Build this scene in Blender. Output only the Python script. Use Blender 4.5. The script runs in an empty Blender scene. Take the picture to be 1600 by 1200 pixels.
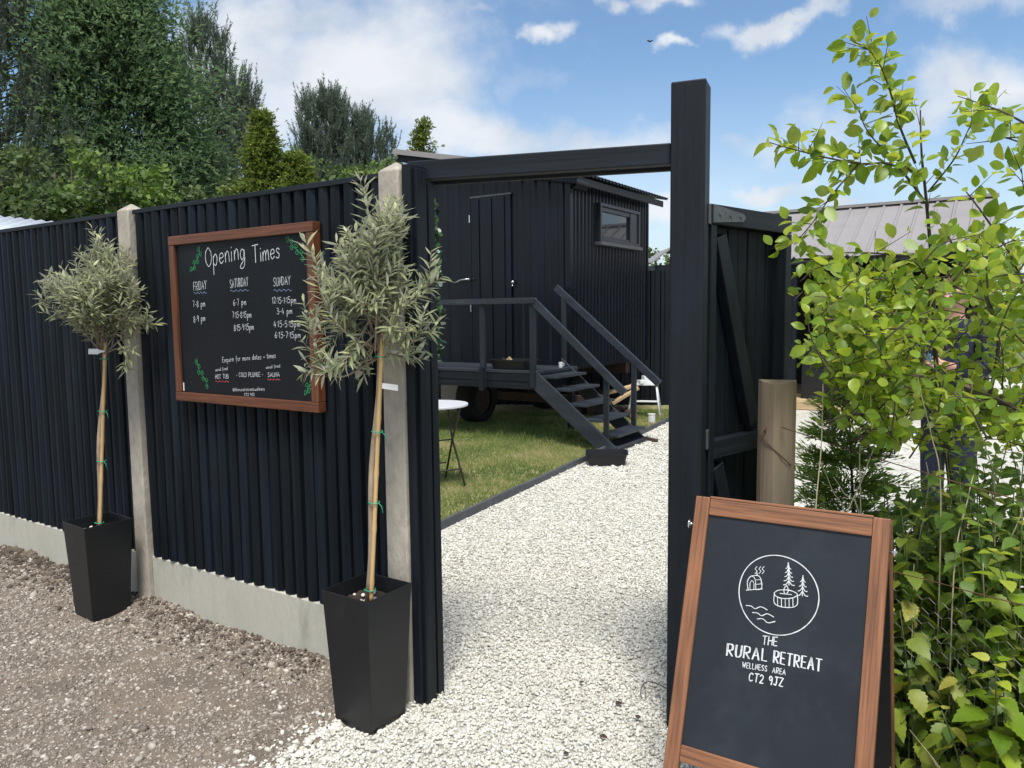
import bpy, math, random
import numpy as np
from mathutils import Vector, Matrix
R_ = math.radians
S = bpy.context.scene
COL = S.collection
rng = np.random.default_rng(7)
random.seed(7)

# ------------------------------------------------------------ camera
F_PX = 1200.0; CAM_H = 1.52
_p = math.atan((600 - 490) / F_PX); _r = R_(0.65)
_fw = np.array([0, math.cos(_p), -math.sin(_p)]); _u0 = np.array([0, math.sin(_p), math.cos(_p)]); _r0 = np.array([1.0, 0, 0])
_rt = math.cos(_r) * _r0 - math.sin(_r) * _u0; _up = math.sin(_r) * _r0 + math.cos(_r) * _u0
CAM = np.array([0, 0, CAM_H])
cd = bpy.data.cameras.new('camera'); cd.sensor_width = 36; cd.lens = 27.0; cd.clip_end = 2000; cd.clip_start = 0.05
cam = bpy.data.objects.new('camera', cd); COL.objects.link(cam)
M = Matrix.Identity(4)
for i in range(3):
    M[i][0] = _rt[i]; M[i][1] = _up[i]; M[i][2] = -_fw[i]
M[2][3] = CAM_H
cam.matrix_world = M
S.camera = cam

def ray(x, y): return (x - 800) / F_PX * _rt - (y - 600) / F_PX * _up + _fw
def at(x, y, Y):                      # photo pixel at a given real depth -> world point
    d = ray(x, y); return CAM + d * Y / d[1]
def on_ground(x, y, z=0.0):
    d = ray(x, y); return CAM + d * (z - CAM_H) / d[2]

# ------------------------------------------------------------ world and sun
SUN_EL, SUN_AZ = R_(65), R_(180)      # azimuth measured from +Y clockwise (behind the camera)
S.view_settings.view_transform = 'Standard'; S.view_settings.look = 'None'
S.view_settings.exposure = 1.22; S.view_settings.gamma = 1.0
W = bpy.data.worlds.new('World'); S.world = W; W.use_nodes = True
nt = W.node_tree; nt.nodes.clear()
def N(t, typ, **kw):
    n = t.nodes.new(typ)
    for k, v in kw.items(): setattr(n, k, v)
    return n
def math_(t, op, a, b=None, clamp=False):
    n = N(t, 'ShaderNodeMath', operation=op); n.use_clamp = clamp
    for i, v in enumerate((a, b)):
        if v is None: continue
        if isinstance(v, (int, float)): n.inputs[i].default_value = v
        else: t.links.new(v, n.inputs[i])
    return n.outputs[0]
def build_sky():
    L = nt.links.new
    out = N(nt, 'ShaderNodeOutputWorld'); bg = N(nt, 'ShaderNodeBackground'); bg.inputs[1].default_value = 1.0
    sky = N(nt, 'ShaderNodeTexSky', sky_type='NISHITA'); sky.sun_disc = False
    sky.sun_elevation = SUN_EL; sky.sun_rotation = SUN_AZ; sky.air_density = 1.0; sky.dust_density = 0.6; sky.ozone_density = 2.5
    sc = N(nt, 'ShaderNodeVectorMath', operation='SCALE'); sc.inputs['Scale'].default_value = 0.068; L(sky.outputs[0], sc.inputs[0])
    tc = N(nt, 'ShaderNodeTexCoord'); sx = N(nt, 'ShaderNodeSeparateXYZ'); L(tc.outputs['Generated'], sx.inputs[0])
    ay = math_(nt, 'MAXIMUM', math_(nt, 'ABSOLUTE', sx.outputs[1]), 0.08)
    px = math_(nt, 'DIVIDE', sx.outputs[0], ay); pz = math_(nt, 'DIVIDE', sx.outputs[2], ay)
    cb = N(nt, 'ShaderNodeCombineXYZ'); L(px, cb.inputs[0]); L(pz, cb.inputs[1])
    nz = N(nt, 'ShaderNodeTexNoise'); nz.inputs['Scale'].default_value = 5.5; nz.inputs['Detail'].default_value = 9; nz.inputs['Roughness'].default_value = 0.56; nz.inputs['Distortion'].default_value = 0.25
    mp = N(nt, 'ShaderNodeMapping'); mp.inputs['Scale'].default_value = (1, 1.7, 1); mp.inputs['Rotation'].default_value = (0, 0, R_(-12)); mp.inputs['Location'].default_value = (3.1, 1.4, 0.7)
    L(cb.outputs[0], mp.inputs[0]); L(mp.outputs[0], nz.inputs[0])
    wz = N(nt, 'ShaderNodeTexNoise'); wz.inputs['Scale'].default_value = 2.2; wz.inputs['Detail'].default_value = 3; L(cb.outputs[0], wz.inputs[0])
    # clouds where they stand in the sky: centre direction, size, tilt, density
    wp = N(nt, 'ShaderNodeTexNoise'); wp.inputs['Scale'].default_value = 6.0; wp.inputs['Detail'].default_value = 6; wp.inputs['Roughness'].default_value = .6; L(cb.outputs[0], wp.inputs[0])
    w1 = N(nt, 'ShaderNodeVectorMath', operation='SUBTRACT'); w1.inputs[1].default_value = (.5, .5, .5); L(wp.outputs['Color'], w1.inputs[0])
    w2 = N(nt, 'ShaderNodeVectorMath', operation='MULTIPLY'); w2.inputs[1].default_value = (.30, .16, 0); L(w1.outputs[0], w2.inputs[0])
    w3 = N(nt, 'ShaderNodeVectorMath', operation='ADD'); L(cb.outputs[0], w3.inputs[0]); L(w2.outputs[0], w3.inputs[1])
    wq = N(nt, 'ShaderNodeTexNoise'); wq.inputs['Scale'].default_value = 26.0; wq.inputs['Detail'].default_value = 5; L(cb.outputs[0], wq.inputs[0])
    q1 = N(nt, 'ShaderNodeVectorMath', operation='SUBTRACT'); q1.inputs[1].default_value = (.5, .5, .5); L(wq.outputs['Color'], q1.inputs[0])
    q2 = N(nt, 'ShaderNodeVectorMath', operation='MULTIPLY'); q2.inputs[1].default_value = (.085, .05, 0); L(q1.outputs[0], q2.inputs[0])
    q3 = N(nt, 'ShaderNodeVectorMath', operation='ADD'); L(cb.outputs[0], q3.inputs[0]); L(q2.outputs[0], q3.inputs[1])
    clouds = [(520, 120, 330, 170, 8, 1.0), (400, 40, 160, 90, 0, .8), (720, 205, 300, 85, -12, .85), (620, 70, 130, 90, 0, .6), (960, 235, 240, 60, 4, .7),
              (1490, 160, 270, 85, 14, .85), (1220, 215, 200, 50, 6, .62), (848, 54, 50, 24, 5, 1.0), (1052, 70, 34, 15, 5, .85), (1215, 27, 120, 26, 12, .85),
              (1040, 3, 70, 16, 0, .8), (962, 6, 30, 18, 0, .7), (1500, 18, 150, 38, 12, .6), (745, 12, 40, 22, 0, .6), (1190, 300, 110, 26, 5, .8), (1310, 316, 60, 18, 0, .8),
              (1040, 330, 70, 40, 0, .8), (760, 235, 130, 50, 0, .8), (830, 130, 90, 40, 20, .45), (1400, 250, 200, 60, 0, .45), (1580, 330, 90, 50, 0, .4), (640, 230, 120, 40, 0, .6)]
    acc = None
    for (x, y, a, b, rot, dens) in clouds:
        d = ray(x, y); cx, cz = d[0] / d[1], d[2] / d[1]
        m = N(nt, 'ShaderNodeMapping', vector_type='TEXTURE')
        m.inputs['Location'].default_value = (cx, cz, 0); m.inputs['Rotation'].default_value = (0, 0, R_(rot)); m.inputs['Scale'].default_value = (a / F_PX, b / F_PX, 1)
        L((w3 if a > 80 else q3).outputs[0], m.inputs[0])
        ln = N(nt, 'ShaderNodeVectorMath', operation='LENGTH'); L(m.outputs[0], ln.inputs[0])
        mr = N(nt, 'ShaderNodeMapRange', interpolation_type='SMOOTHSTEP'); mr.inputs[1].default_value = 0.0; mr.inputs[2].default_value = 1.35; mr.inputs[3].default_value = dens; mr.inputs[4].default_value = 0
        L(ln.outputs['Value'], mr.inputs[0])
        acc = mr.outputs[0] if acc is None else math_(nt, 'MAXIMUM', acc, mr.outputs[0])
    # elsewhere in the sky, out of view: broken cloud added to whiten the ambient light
    rest = N(nt, 'ShaderNodeMapRange', interpolation_type='SMOOTHSTEP'); rest.inputs[1].default_value = .35; rest.inputs[2].default_value = .6; rest.inputs[4].default_value = .95
    L(wz.outputs[0], rest.inputs[0])
    side = N(nt, 'ShaderNodeMapRange'); side.inputs[1].default_value = .75; side.inputs[2].default_value = 1.0; L(math_(nt, 'ABSOLUTE', px), side.inputs[0])
    back = math_(nt, 'MAXIMUM', side.outputs[0], math_(nt, 'LESS_THAN', sx.outputs[1], 0.0))
    acc = math_(nt, 'MAXIMUM', acc, math_(nt, 'MULTIPLY', rest.outputs[0], back))
    v = math_(nt, 'ADD', math_(nt, 'MULTIPLY', acc, 1.05), math_(nt, 'MULTIPLY', math_(nt, 'SUBTRACT', nz.outputs[0], 0.5), 1.25))
    mk = N(nt, 'ShaderNodeMapRange', interpolation_type='SMOOTHSTEP'); mk.inputs[1].default_value = .12; mk.inputs[2].default_value = .95; mk.inputs[4].default_value = .93
    L(v, mk.inputs[0])
    # thin veil towards the horizon
    hz = N(nt, 'ShaderNodeMapRange', interpolation_type='SMOOTHSTEP'); hz.inputs[1].default_value = .34; hz.inputs[2].default_value = .0; hz.inputs[3].default_value = 0; hz.inputs[4].default_value = .55
    L(pz, hz.inputs[0])
    msk = math_(nt, 'MAXIMUM', mk.outputs[0], hz.outputs[0])
    n2 = N(nt, 'ShaderNodeTexNoise'); n2.inputs['Scale'].default_value = 7; n2.inputs['Detail'].default_value = 5; L(mp.outputs[0], n2.inputs[0])
    cr = N(nt, 'ShaderNodeMix', data_type='RGBA'); cr.inputs[6].default_value = (.285, .31, .345, 1); cr.inputs[7].default_value = (.385, .395, .41, 1)
    mr = N(nt, 'ShaderNodeMapRange'); mr.inputs[1].default_value = .35; mr.inputs[2].default_value = .62; L(n2.outputs[0], mr.inputs[0]); L(mr.outputs[0], cr.inputs[0])
    tint = N(nt, 'ShaderNodeMix', data_type='RGBA', blend_type='MULTIPLY'); tint.inputs[0].default_value = 1; tint.inputs[7].default_value = (.94, 1.03, 1.05, 1); L(sc.outputs[0], tint.inputs[6])
    mx = N(nt, 'ShaderNodeMix', data_type='RGBA'); L(msk, mx.inputs[0]); L(tint.outputs[2], mx.inputs[6]); L(cr.outputs[2], mx.inputs[7])
    L(mx.outputs[2], bg.inputs[0]); L(bg.outputs[0], out.inputs[0])
build_sky()
sl = bpy.data.lights.new('sun', 'SUN'); sl.energy = 2.0; sl.angle = R_(18); sl.color = (1.0, .955, .88)
sun = bpy.data.objects.new('sun', sl); COL.objects.link(sun)
sd = Vector((math.sin(SUN_AZ) * math.cos(SUN_EL), math.cos(SUN_AZ) * math.cos(SUN_EL), math.sin(SUN_EL)))
sun.rotation_euler = (-sd).to_track_quat('-Z', 'Y').to_euler()

# ------------------------------------------------------------ materials
def mat(name, col, rough=.6, var=.25, scale=6.0, stretch=(1, 1, 1), bump=0.0, bscale=None, metal=0.0, rnd=0.0, rcols=None, trans=0.0, tcol=None, back=None, spec=.5, detail=6, dirt=None, emis=None):
    m = bpy.data.materials.new(name); m.use_nodes = True; t = m.node_tree; t.nodes.clear(); L = t.links.new
    out = N(t, 'ShaderNodeOutputMaterial'); b = N(t, 'ShaderNodeBsdfPrincipled'); b.inputs['Roughness'].default_value = rough; b.inputs['Metallic'].default_value = metal
    b.inputs['Specular IOR Level'].default_value = spec
    tc = N(t, 'ShaderNodeTexCoord'); mp = N(t, 'ShaderNodeMapping'); mp.inputs['Scale'].default_value = stretch; L(tc.outputs['Object'], mp.inputs[0])
    nz = N(t, 'ShaderNodeTexNoise'); nz.inputs['Scale'].default_value = scale; nz.inputs['Detail'].default_value = detail; nz.inputs['Roughness'].default_value = .62; L(mp.outputs[0], nz.inputs[0])
    c = None
    if rcols:                                   # a colour per leaf / stone, picked by its rnd value
        a = N(t, 'ShaderNodeAttribute', attribute_name='rnd'); rp = N(t, 'ShaderNodeValToRGB'); rp.color_ramp.interpolation = 'LINEAR'
        e = rp.color_ramp.elements
        for i, (p, q) in enumerate(rcols):
            el = e[i] if i < 2 else e.new(p)
            el.position = p; el.color = (*q, 1)
        L(a.outputs['Fac'], rp.inputs[0]); c = rp.outputs[0]
    else:
        rg = N(t, 'ShaderNodeRGB'); rg.outputs[0].default_value = (*col, 1); c = rg.outputs[0]
        if rnd:
            a = N(t, 'ShaderNodeAttribute', attribute_name='rnd'); mr = N(t, 'ShaderNodeMapRange'); mr.inputs[3].default_value = 1 - rnd; mr.inputs[4].default_value = 1 + rnd; L(a.outputs['Fac'], mr.inputs[0])
            vs = N(t, 'ShaderNodeVectorMath', operation='SCALE'); L(c, vs.inputs[0]); L(mr.outputs[0], vs.inputs['Scale']); c = vs.outputs[0]
    if back:
        g = N(t, 'ShaderNodeNewGeometry'); mx = N(t, 'ShaderNodeMix', data_type='RGBA'); mx.inputs[7].default_value = (*back, 1); L(g.outputs['Backfacing'], mx.inputs[0]); L(c, mx.inputs[6]); c = mx.outputs[2]
    if var:
        mr = N(t, 'ShaderNodeMapRange'); mr.inputs[1].default_value = .3; mr.inputs[2].default_value = .7; mr.inputs[3].default_value = 1 - var; mr.inputs[4].default_value = 1 + var; L(nz.outputs[0], mr.inputs[0])
        vs = N(t, 'ShaderNodeVectorMath', operation='SCALE'); L(c, vs.inputs[0]); L(mr.outputs[0], vs.inputs['Scale']); c = vs.outputs[0]
    if dirt:                                    # (colour, scale, threshold, amount): blotches of wear / lichen
        dn = N(t, 'ShaderNodeTexNoise'); dn.inputs['Scale'].default_value = dirt[1]; dn.inputs['Detail'].default_value = 8; dn.inputs['Roughness'].default_value = .7; L(mp.outputs[0], dn.inputs[0])
        mr = N(t, 'ShaderNodeMapRange'); mr.inputs[1].default_value = dirt[2]; mr.inputs[2].default_value = dirt[2] + .18; mr.inputs[4].default_value = dirt[3]; L(dn.outputs[0], mr.inputs[0])
        mx = N(t, 'ShaderNodeMix', data_type='RGBA'); mx.inputs[7].default_value = (*dirt[0], 1); L(mr.outputs[0], mx.inputs[0]); L(c, mx.inputs[6]); c = mx.outputs[2]
    L(c, b.inputs['Base Color'])
    if emis: b.inputs['Emission Color'].default_value = (*emis[0], 1); b.inputs['Emission Strength'].default_value = emis[1]
    if bump:
        bn = N(t, 'ShaderNodeBump'); bn.inputs['Strength'].default_value = 1.0; bn.inputs['Distance'].default_value = bump
        if bscale:
            n3 = N(t, 'ShaderNodeTexNoise'); n3.inputs['Scale'].default_value = bscale; n3.inputs['Detail'].default_value = 6; L(mp.outputs[0], n3.inputs[0]); L(n3.outputs[0], bn.inputs['Height'])
        else: L(nz.outputs[0], bn.inputs['Height'])
        L(bn.outputs[0], b.inputs['Normal'])
    sh = b.outputs[0]
    if trans:
        tr = N(t, 'ShaderNodeBsdfTranslucent')
        if tcol: 
            vm = N(t, 'ShaderNodeVectorMath', operation='MULTIPLY'); L(c, vm.inputs[0]); vm.inputs[1].default_value = tcol; L(vm.outputs[0], tr.inputs[0])
        else: L(c, tr.inputs[0])
        ms = N(t, 'ShaderNodeMixShader'); ms.inputs[0].default_value = trans; L(b.outputs[0], ms.inputs[1]); L(tr.outputs[0], ms.inputs[2]); sh = ms.outputs[0]
    L(sh, out.inputs[0])
    return m
BLK = (.0105, .0125, .0165)
m_board = mat('black_board', (.0045, .0080, .0128), .6, .6, 30, (1, 1, .05), .0012, 30, rnd=.35, spec=.2, dirt=((.030, .032, .035), 6, .62, .75))
m_bwood = mat('black_timber', (.0056, .0088, .0138), .55, .55, 34, (1, 1, .05), .003, 26, spec=.3, dirt=((.026, .029, .033), 7, .57, .75))
m_bwoodx = mat('black_timber_across', (.0068, .0104, .0160), .55, .55, 34, (.05, 1, 1), .003, 26, spec=.3, dirt=((.034, .037, .042), 7, .58, .75))
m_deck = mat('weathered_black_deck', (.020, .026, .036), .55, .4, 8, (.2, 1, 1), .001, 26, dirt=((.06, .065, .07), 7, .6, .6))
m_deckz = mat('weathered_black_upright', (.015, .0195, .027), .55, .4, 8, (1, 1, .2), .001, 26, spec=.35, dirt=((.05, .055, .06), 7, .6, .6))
m_bmetal = mat('black_steel_sheet', (.0042, .0062, .0105), .32, .3, 4, (1, 1, .3), .0004, 9, spec=.32)
m_conc = mat('cast_concrete', (.40, .36, .30), .88, .22, 14, (1, 1, .6), .003, 60, dirt=((.17, .155, .13), 26, .60, .7))
m_grav = mat('gravel_board_concrete', (.47, .455, .385), .85, .14, 5, (1, 1, .35), .002, 70, dirt=((.27, .275, .22), 5, .52, .75))
m_rframe = mat('stained_redwood', (.125, .042, .0175), .45, .5, 80, (.04, 1, 1), .001, None)
m_rframez = mat('stained_redwood_upright', (.125, .042, .0175), .45, .5, 80, (1, 1, .04), .001, None)
m_aframe = mat('oiled_pine', (.215, .092, .043), .48, .55, 95, (.035, 1, 1), .0012, None, dirt=((.12, .045, .02), 40, .58, .7))
m_aframez = mat('oiled_pine_upright', (.215, .092, .043), .48, .55, 95, (1, 1, .035), .0012, None, dirt=((.12, .045, .02), 40, .58, .7))
m_chalkb = mat('chalkboard_black', (.0052, .0068, .0095), .55, .3, 3, spec=.25, dirt=((.011, .0135, .017), 2.2, .52, .8))
m_chalka = mat('chalkboard_grey', (.0155, .0195, .0255), .5, .25, 3, spec=.3, dirt=((.033, .040, .049), 2.0, .5, .8))
m_chalk = mat('white_chalk_pen', (.62, .64, .66), .8, .12, 60)
m_chalkg = mat('green_chalk_pen', (.05, .48, .16), .8, .15, 60)
m_chalkr = mat('red_chalk_pen', (.62, .10, .12), .8, .15, 60)
m_chalkbl = mat('blue_chalk_pen', (.25, .33, .52), .8, .15, 60)
m_plant = mat('black_plastic', (.0065, .0078, .0100), .45, .2, 5, (1, 1, .4), dirt=((.05, .049, .047), 11, .60, .4))
m_soil = mat('potting_soil', (.03, .022, .016), .95, .5, 40, bump=.01)
m_bark = mat('pale_olive_bark', (.30, .235, .165), .85, .3, 30, (1, 1, .4), .002)
m_twig = mat('olive_twig', (.24, .19, .14), .8, .3, 30)
m_cane = mat('bamboo_cane', (.55, .36, .16), .5, .2, 20, (1, 1, .1))
m_tie = mat('green_tie', (.01, .30, .17), .5, 0)
m_tag = mat('white_tag', (.75, .75, .74), .6, .05, 20)
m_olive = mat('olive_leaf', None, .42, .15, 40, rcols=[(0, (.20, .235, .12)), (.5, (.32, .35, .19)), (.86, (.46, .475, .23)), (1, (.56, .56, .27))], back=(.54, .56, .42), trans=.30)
m_bush = mat('fresh_green_leaf', None, .38, .12, 50, rcols=[(0, (.095, .185, .02)), (.5, (.215, .335, .03)), (.85, (.34, .44, .045)), (1, (.46, .50, .10))], back=(.31, .40, .10), trans=.46, tcol=(1.7, 1.5, .6))
m_nettle = mat('nettle_leaf', None, .5, .15, 50, rcols=[(0, (.085, .165, .03)), (.6, (.145, .25, .04)), (.9, (.26, .35, .06)), (1, (.42, .42, .10))], back=(.22, .30, .10), trans=.35, tcol=(1.5, 1.4, .7))
m_stem = mat('green_stem', (.075, .10, .03), .7, .3, 30)
m_bbark = mat('dark_twig_bark', (.075, .058, .045), .8, .35, 30)
m_straw = mat('dry_stalk', (.46, .39, .25), .75, .25, 30)
m_thuja = mat('conifer_spray', None, .55, .15, 30, rcols=[(0, (.17, .27, .05)), (.6, (.29, .43, .08)), (1, (.42, .52, .12))], trans=.45)
m_grass = mat('grass_blade', None, .6, .1, 20, rcols=[(0, (.10, .17, .04)), (.4, (.22, .285, .08)), (.7, (.37, .37, .145)), (1, (.62, .53, .31))], trans=.25)
m_ply = mat('white_stone', None, .8, .14, 60, rcols=[(0, (.24, .23, .20)), (.06, (.47, .455, .40)), (.35, (.58, .565, .50)), (.7, (.67, .655, .59)), (1, (.76, .745, .69))], bump=.001)
m_dstone = mat('grey_brown_stone', None, .85, .2, 60, rcols=[(0, (.14, .115, .095)), (.35, (.24, .205, .17)), (.7, (.33, .29, .25)), (.92, (.43, .39, .34)), (1, (.60, .56, .49))], bump=.001)
m_wire = mat('rusty_wire', (.14, .075, .045), .7, .3, 50, metal=.3)
m_galv = mat('grey_netting_wire', (.20, .19, .17), .6, .3, 50, metal=.4)
m_steel = mat('bright_steel', (.62, .63, .65), .25, .05, 20, metal=1)
m_hinge = mat('painted_hinge', (.085, .092, .10), .42, .2, 20, metal=.2)
m_post = mat('weathered_post_wood', (.29, .225, .155), .85, .35, 12, (1, 1, .09), .003, 18, dirt=((.14, .10, .07), 7, .58, .6))
m_table = mat('white_table_top', (.62, .63, .66), .35, .06, 10)
m_tleg = mat('dark_bronze_leg', (.07, .06, .05), .5, .2, 20, metal=.4)
m_glass = mat('window_glass', (.02, .025, .03), .04, 0, spec=1.0)
m_winf = mat('dark_window_frame', (.02, .023, .028), .35, .1, 10)
m_tyre = mat('tyre_rubber', (.012, .012, .013), .8, .3, 20)
m_rust = mat('rusty_chassis_steel', (.055, .035, .028), .8, .4, 14)
m_ptimber = mat('pale_sawn_timber', (.52, .38, .22), .75, .25, 14, (.15, 1, 1))
m_roofg = mat('grey_brown_roof_sheet', (.285, .268, .266), .5, .10, 3, (.3, 1, 1), dirt=((.22, .195, .19), 3, .55, .5))
m_roofw = mat('pale_grey_roof_sheet', (.62, .67, .72), .45, .1, 4)
m_log = mat('log_bark', (.055, .038, .028), .9, .4, 16, bump=.006)
m_logend = mat('log_cut_end', (.20, .135, .08), .85, .3, 25)
m_white = mat('white_enamel', (.70, .71, .72), .4, .08, 20)
m_edge = mat('slate_grey_edging', (.075, .08, .088), .7, .25, 10)
m_ivy = mat('artificial_ivy_leaf', None, .35, .1, 40, rcols=[(0, (.018, .055, .016)), (.7, (.04, .11, .03)), (.9, (.09, .17, .07)), (.96, (.5, .58, .46)), (1, (.6, .66, .56))])
m_skin = mat('skin', (.50, .27, .19), .5, .08, 30)
m_hair = mat('brown_hair', (.10, .06, .035), .6, .3, 60)
m_navy = mat('navy_cloth', (.016, .020, .050), .85, .25, 30, bump=.003)
m_navyt = mat('dark_navy_trousers', (.010, .013, .034), .85, .25, 30, bump=.003)
m_blue = mat('blue_card', (.12, .28, .45), .5, .1, 20)
m_red = mat('red_cloth', (.36, .05, .06), .7, .1, 20)
m_bulb = mat('lit_amber_bulb', (.9, .5, .2), .4, 0, emis=((1, .45, .12), 3.0))
m_trunk = mat('tree_bark', (.11, .085, .065), .9, .4, 9, (1, 1, .3), .01)
m_inner = mat('shed_interior_black', (.008, .009, .011), .7, .3, 5)
def leafm(n, a, b, c, tr=.22): return mat(n, None, .6, .15, .9, rcols=[(0, a), (.6, b), (1, c)], trans=tr)
m_cyp = leafm('cypress_foliage', (.11, .185, .10), (.17, .26, .125), (.23, .33, .14), .5)
m_pine = leafm('pine_needle', (.12, .165, .125), (.18, .23, .165), (.24, .285, .19), .45)
m_gold = leafm('golden_conifer_foliage', (.10, .16, .034), (.19, .25, .048), (.32, .36, .07), .42)
m_dec = leafm('hedgerow_leaf', (.065, .125, .024), (.12, .205, .036), (.23, .32, .055), .4)
m_decd = leafm('dull_green_leaf', (.065, .11, .038), (.11, .165, .056), (.18, .24, .08), .38)

def gravel_material():
    m = bpy.data.materials.new('white_gravel_bed'); m.use_nodes = True; t = m.node_tree; t.nodes.clear(); L = t.links.new
    out = N(t, 'ShaderNodeOutputMaterial'); b = N(t, 'ShaderNodeBsdfPrincipled'); b.inputs['Roughness'].default_value = .85
    tc = N(t, 'ShaderNodeTexCoord'); v = N(t, 'ShaderNodeTexVoronoi'); v.inputs['Scale'].default_value = 48; L(tc.outputs['Object'], v.inputs[0])
    sep = N(t, 'ShaderNodeSeparateColor'); L(v.outputs['Color'], sep.inputs[0])
    rp = N(t, 'ShaderNodeValToRGB'); e = rp.color_ramp.elements
    e[0].position = 0; e[0].color = (.28, .27, .235, 1); e[1].position = 1; e[1].color = (.72, .705, .64, 1)
    k = e.new(.12); k.color = (.47, .455, .40, 1); k = e.new(.5); k.color = (.59, .575, .51, 1)
    L(sep.outputs[0], rp.inputs[0])
    big = N(t, 'ShaderNodeTexNoise'); big.inputs['Scale'].default_value = .9; big.inputs['Detail'].default_value = 5; L(tc.outputs['Object'], big.inputs[0])
    mr = N(t, 'ShaderNodeMapRange'); mr.inputs[1].default_value = .3; mr.inputs[2].default_value = .7; mr.inputs[3].default_value = .86; mr.inputs[4].default_value = 1.06; L(big.outputs[0], mr.inputs[0])
    vs = N(t, 'ShaderNodeVectorMath', operation='SCALE'); L(rp.outputs[0], vs.inputs[0]); L(mr.outputs[0], vs.inputs['Scale']); L(vs.outputs[0], b.inputs['Base Color'])
    bn = N(t, 'ShaderNodeBump'); bn.invert = True; bn.inputs['Distance'].default_value = .012; L(v.outputs['Distance'], bn.inputs['Height']); L(bn.outputs[0], b.inputs['Normal'])
    L(b.outputs[0], out.inputs[0]); return m
m_gbed = gravel_material()
m_dirt = mat('brown_grey_dirt', (.160, .130, .102), .95, .35, 5, bump=.006, bscale=70, detail=10, dirt=((.24, .192, .15), 1.6, .5, .5))
m_lawn = mat('lawn_soil_and_thatch', (.22, .21, .09), .95, .4, 9, bump=.01, bscale=60, dirt=((.30, .25, .12), 1.8, .52, .7))
m_field = mat('rough_field', (.10, .13, .04), .95, .4, .6, bump=.02)
m_bank = mat('leaf_litter_soil', (.075, .058, .036), .95, .5, 22, bump=.012, dirt=((.16, .13, .08), 12, .55, .6))

# ------------------------------------------------------------ object helpers
def tag(o, label=None, cat=None, group=None, kind=None):
    if label: o['label'] = label
    if cat: o['category'] = cat
    if group: o['group'] = group
    if kind: o['kind'] = kind
    return o
def thing(name, label, cat, loc=(0, 0, 0), rz=0.0, group=None):
    o = bpy.data.objects.new(name, None); COL.objects.link(o); o.empty_display_size = .1
    o.location = [float(a) for a in loc]; o.rotation_euler = (0, 0, rz)
    return tag(o, label, cat, group)
def np_obj(name, V, F, m, parent=None, smooth=False, rnd=None, bevel=0, loc=None, rz=0):
    V = np.ascontiguousarray(V, dtype=np.float32)
    if isinstance(F, np.ndarray): Fl = [F]
    else: Fl = F
    me = bpy.data.meshes.new(name)
    me.vertices.add(len(V)); me.vertices.foreach_set('co', V.ravel())
    tot = np.concatenate([np.full(len(f), f.shape[1], np.int32) for f in Fl]); idx = np.concatenate([f.ravel() for f in Fl]).astype(np.int32)
    me.loops.add(len(idx)); me.loops.foreach_set('vertex_index', idx)
    me.polygons.add(len(tot)); st = np.zeros(len(tot), np.int32); st[1:] = np.cumsum(tot)[:-1]
    me.polygons.foreach_set('loop_start', st)
    try: me.polygons.foreach_set('loop_total', tot)
    except Exception: pass
    if smooth: me.polygons.foreach_set('use_smooth', np.ones(len(tot), bool))
    if rnd is not None:
        a = me.attributes.new('rnd', 'FLOAT', 'POINT'); a.data.foreach_set('value', np.ascontiguousarray(rnd, dtype=np.float32))
    me.update(calc_edges=True); me.validate()
    me.materials.append(m)
    o = bpy.data.objects.new(name, me); COL.objects.link(o)
    if parent is not None: o.parent = parent
    if loc is not None: o.location = [float(a) for a in loc]; o.rotation_euler = (0, 0, rz)
    if bevel:
        b = o.modifiers.new('bevel', 'BEVEL'); b.width = bevel; b.segments = 2; b.limit_method = 'ANGLE'; b.angle_limit = R_(40)
    return o
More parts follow.
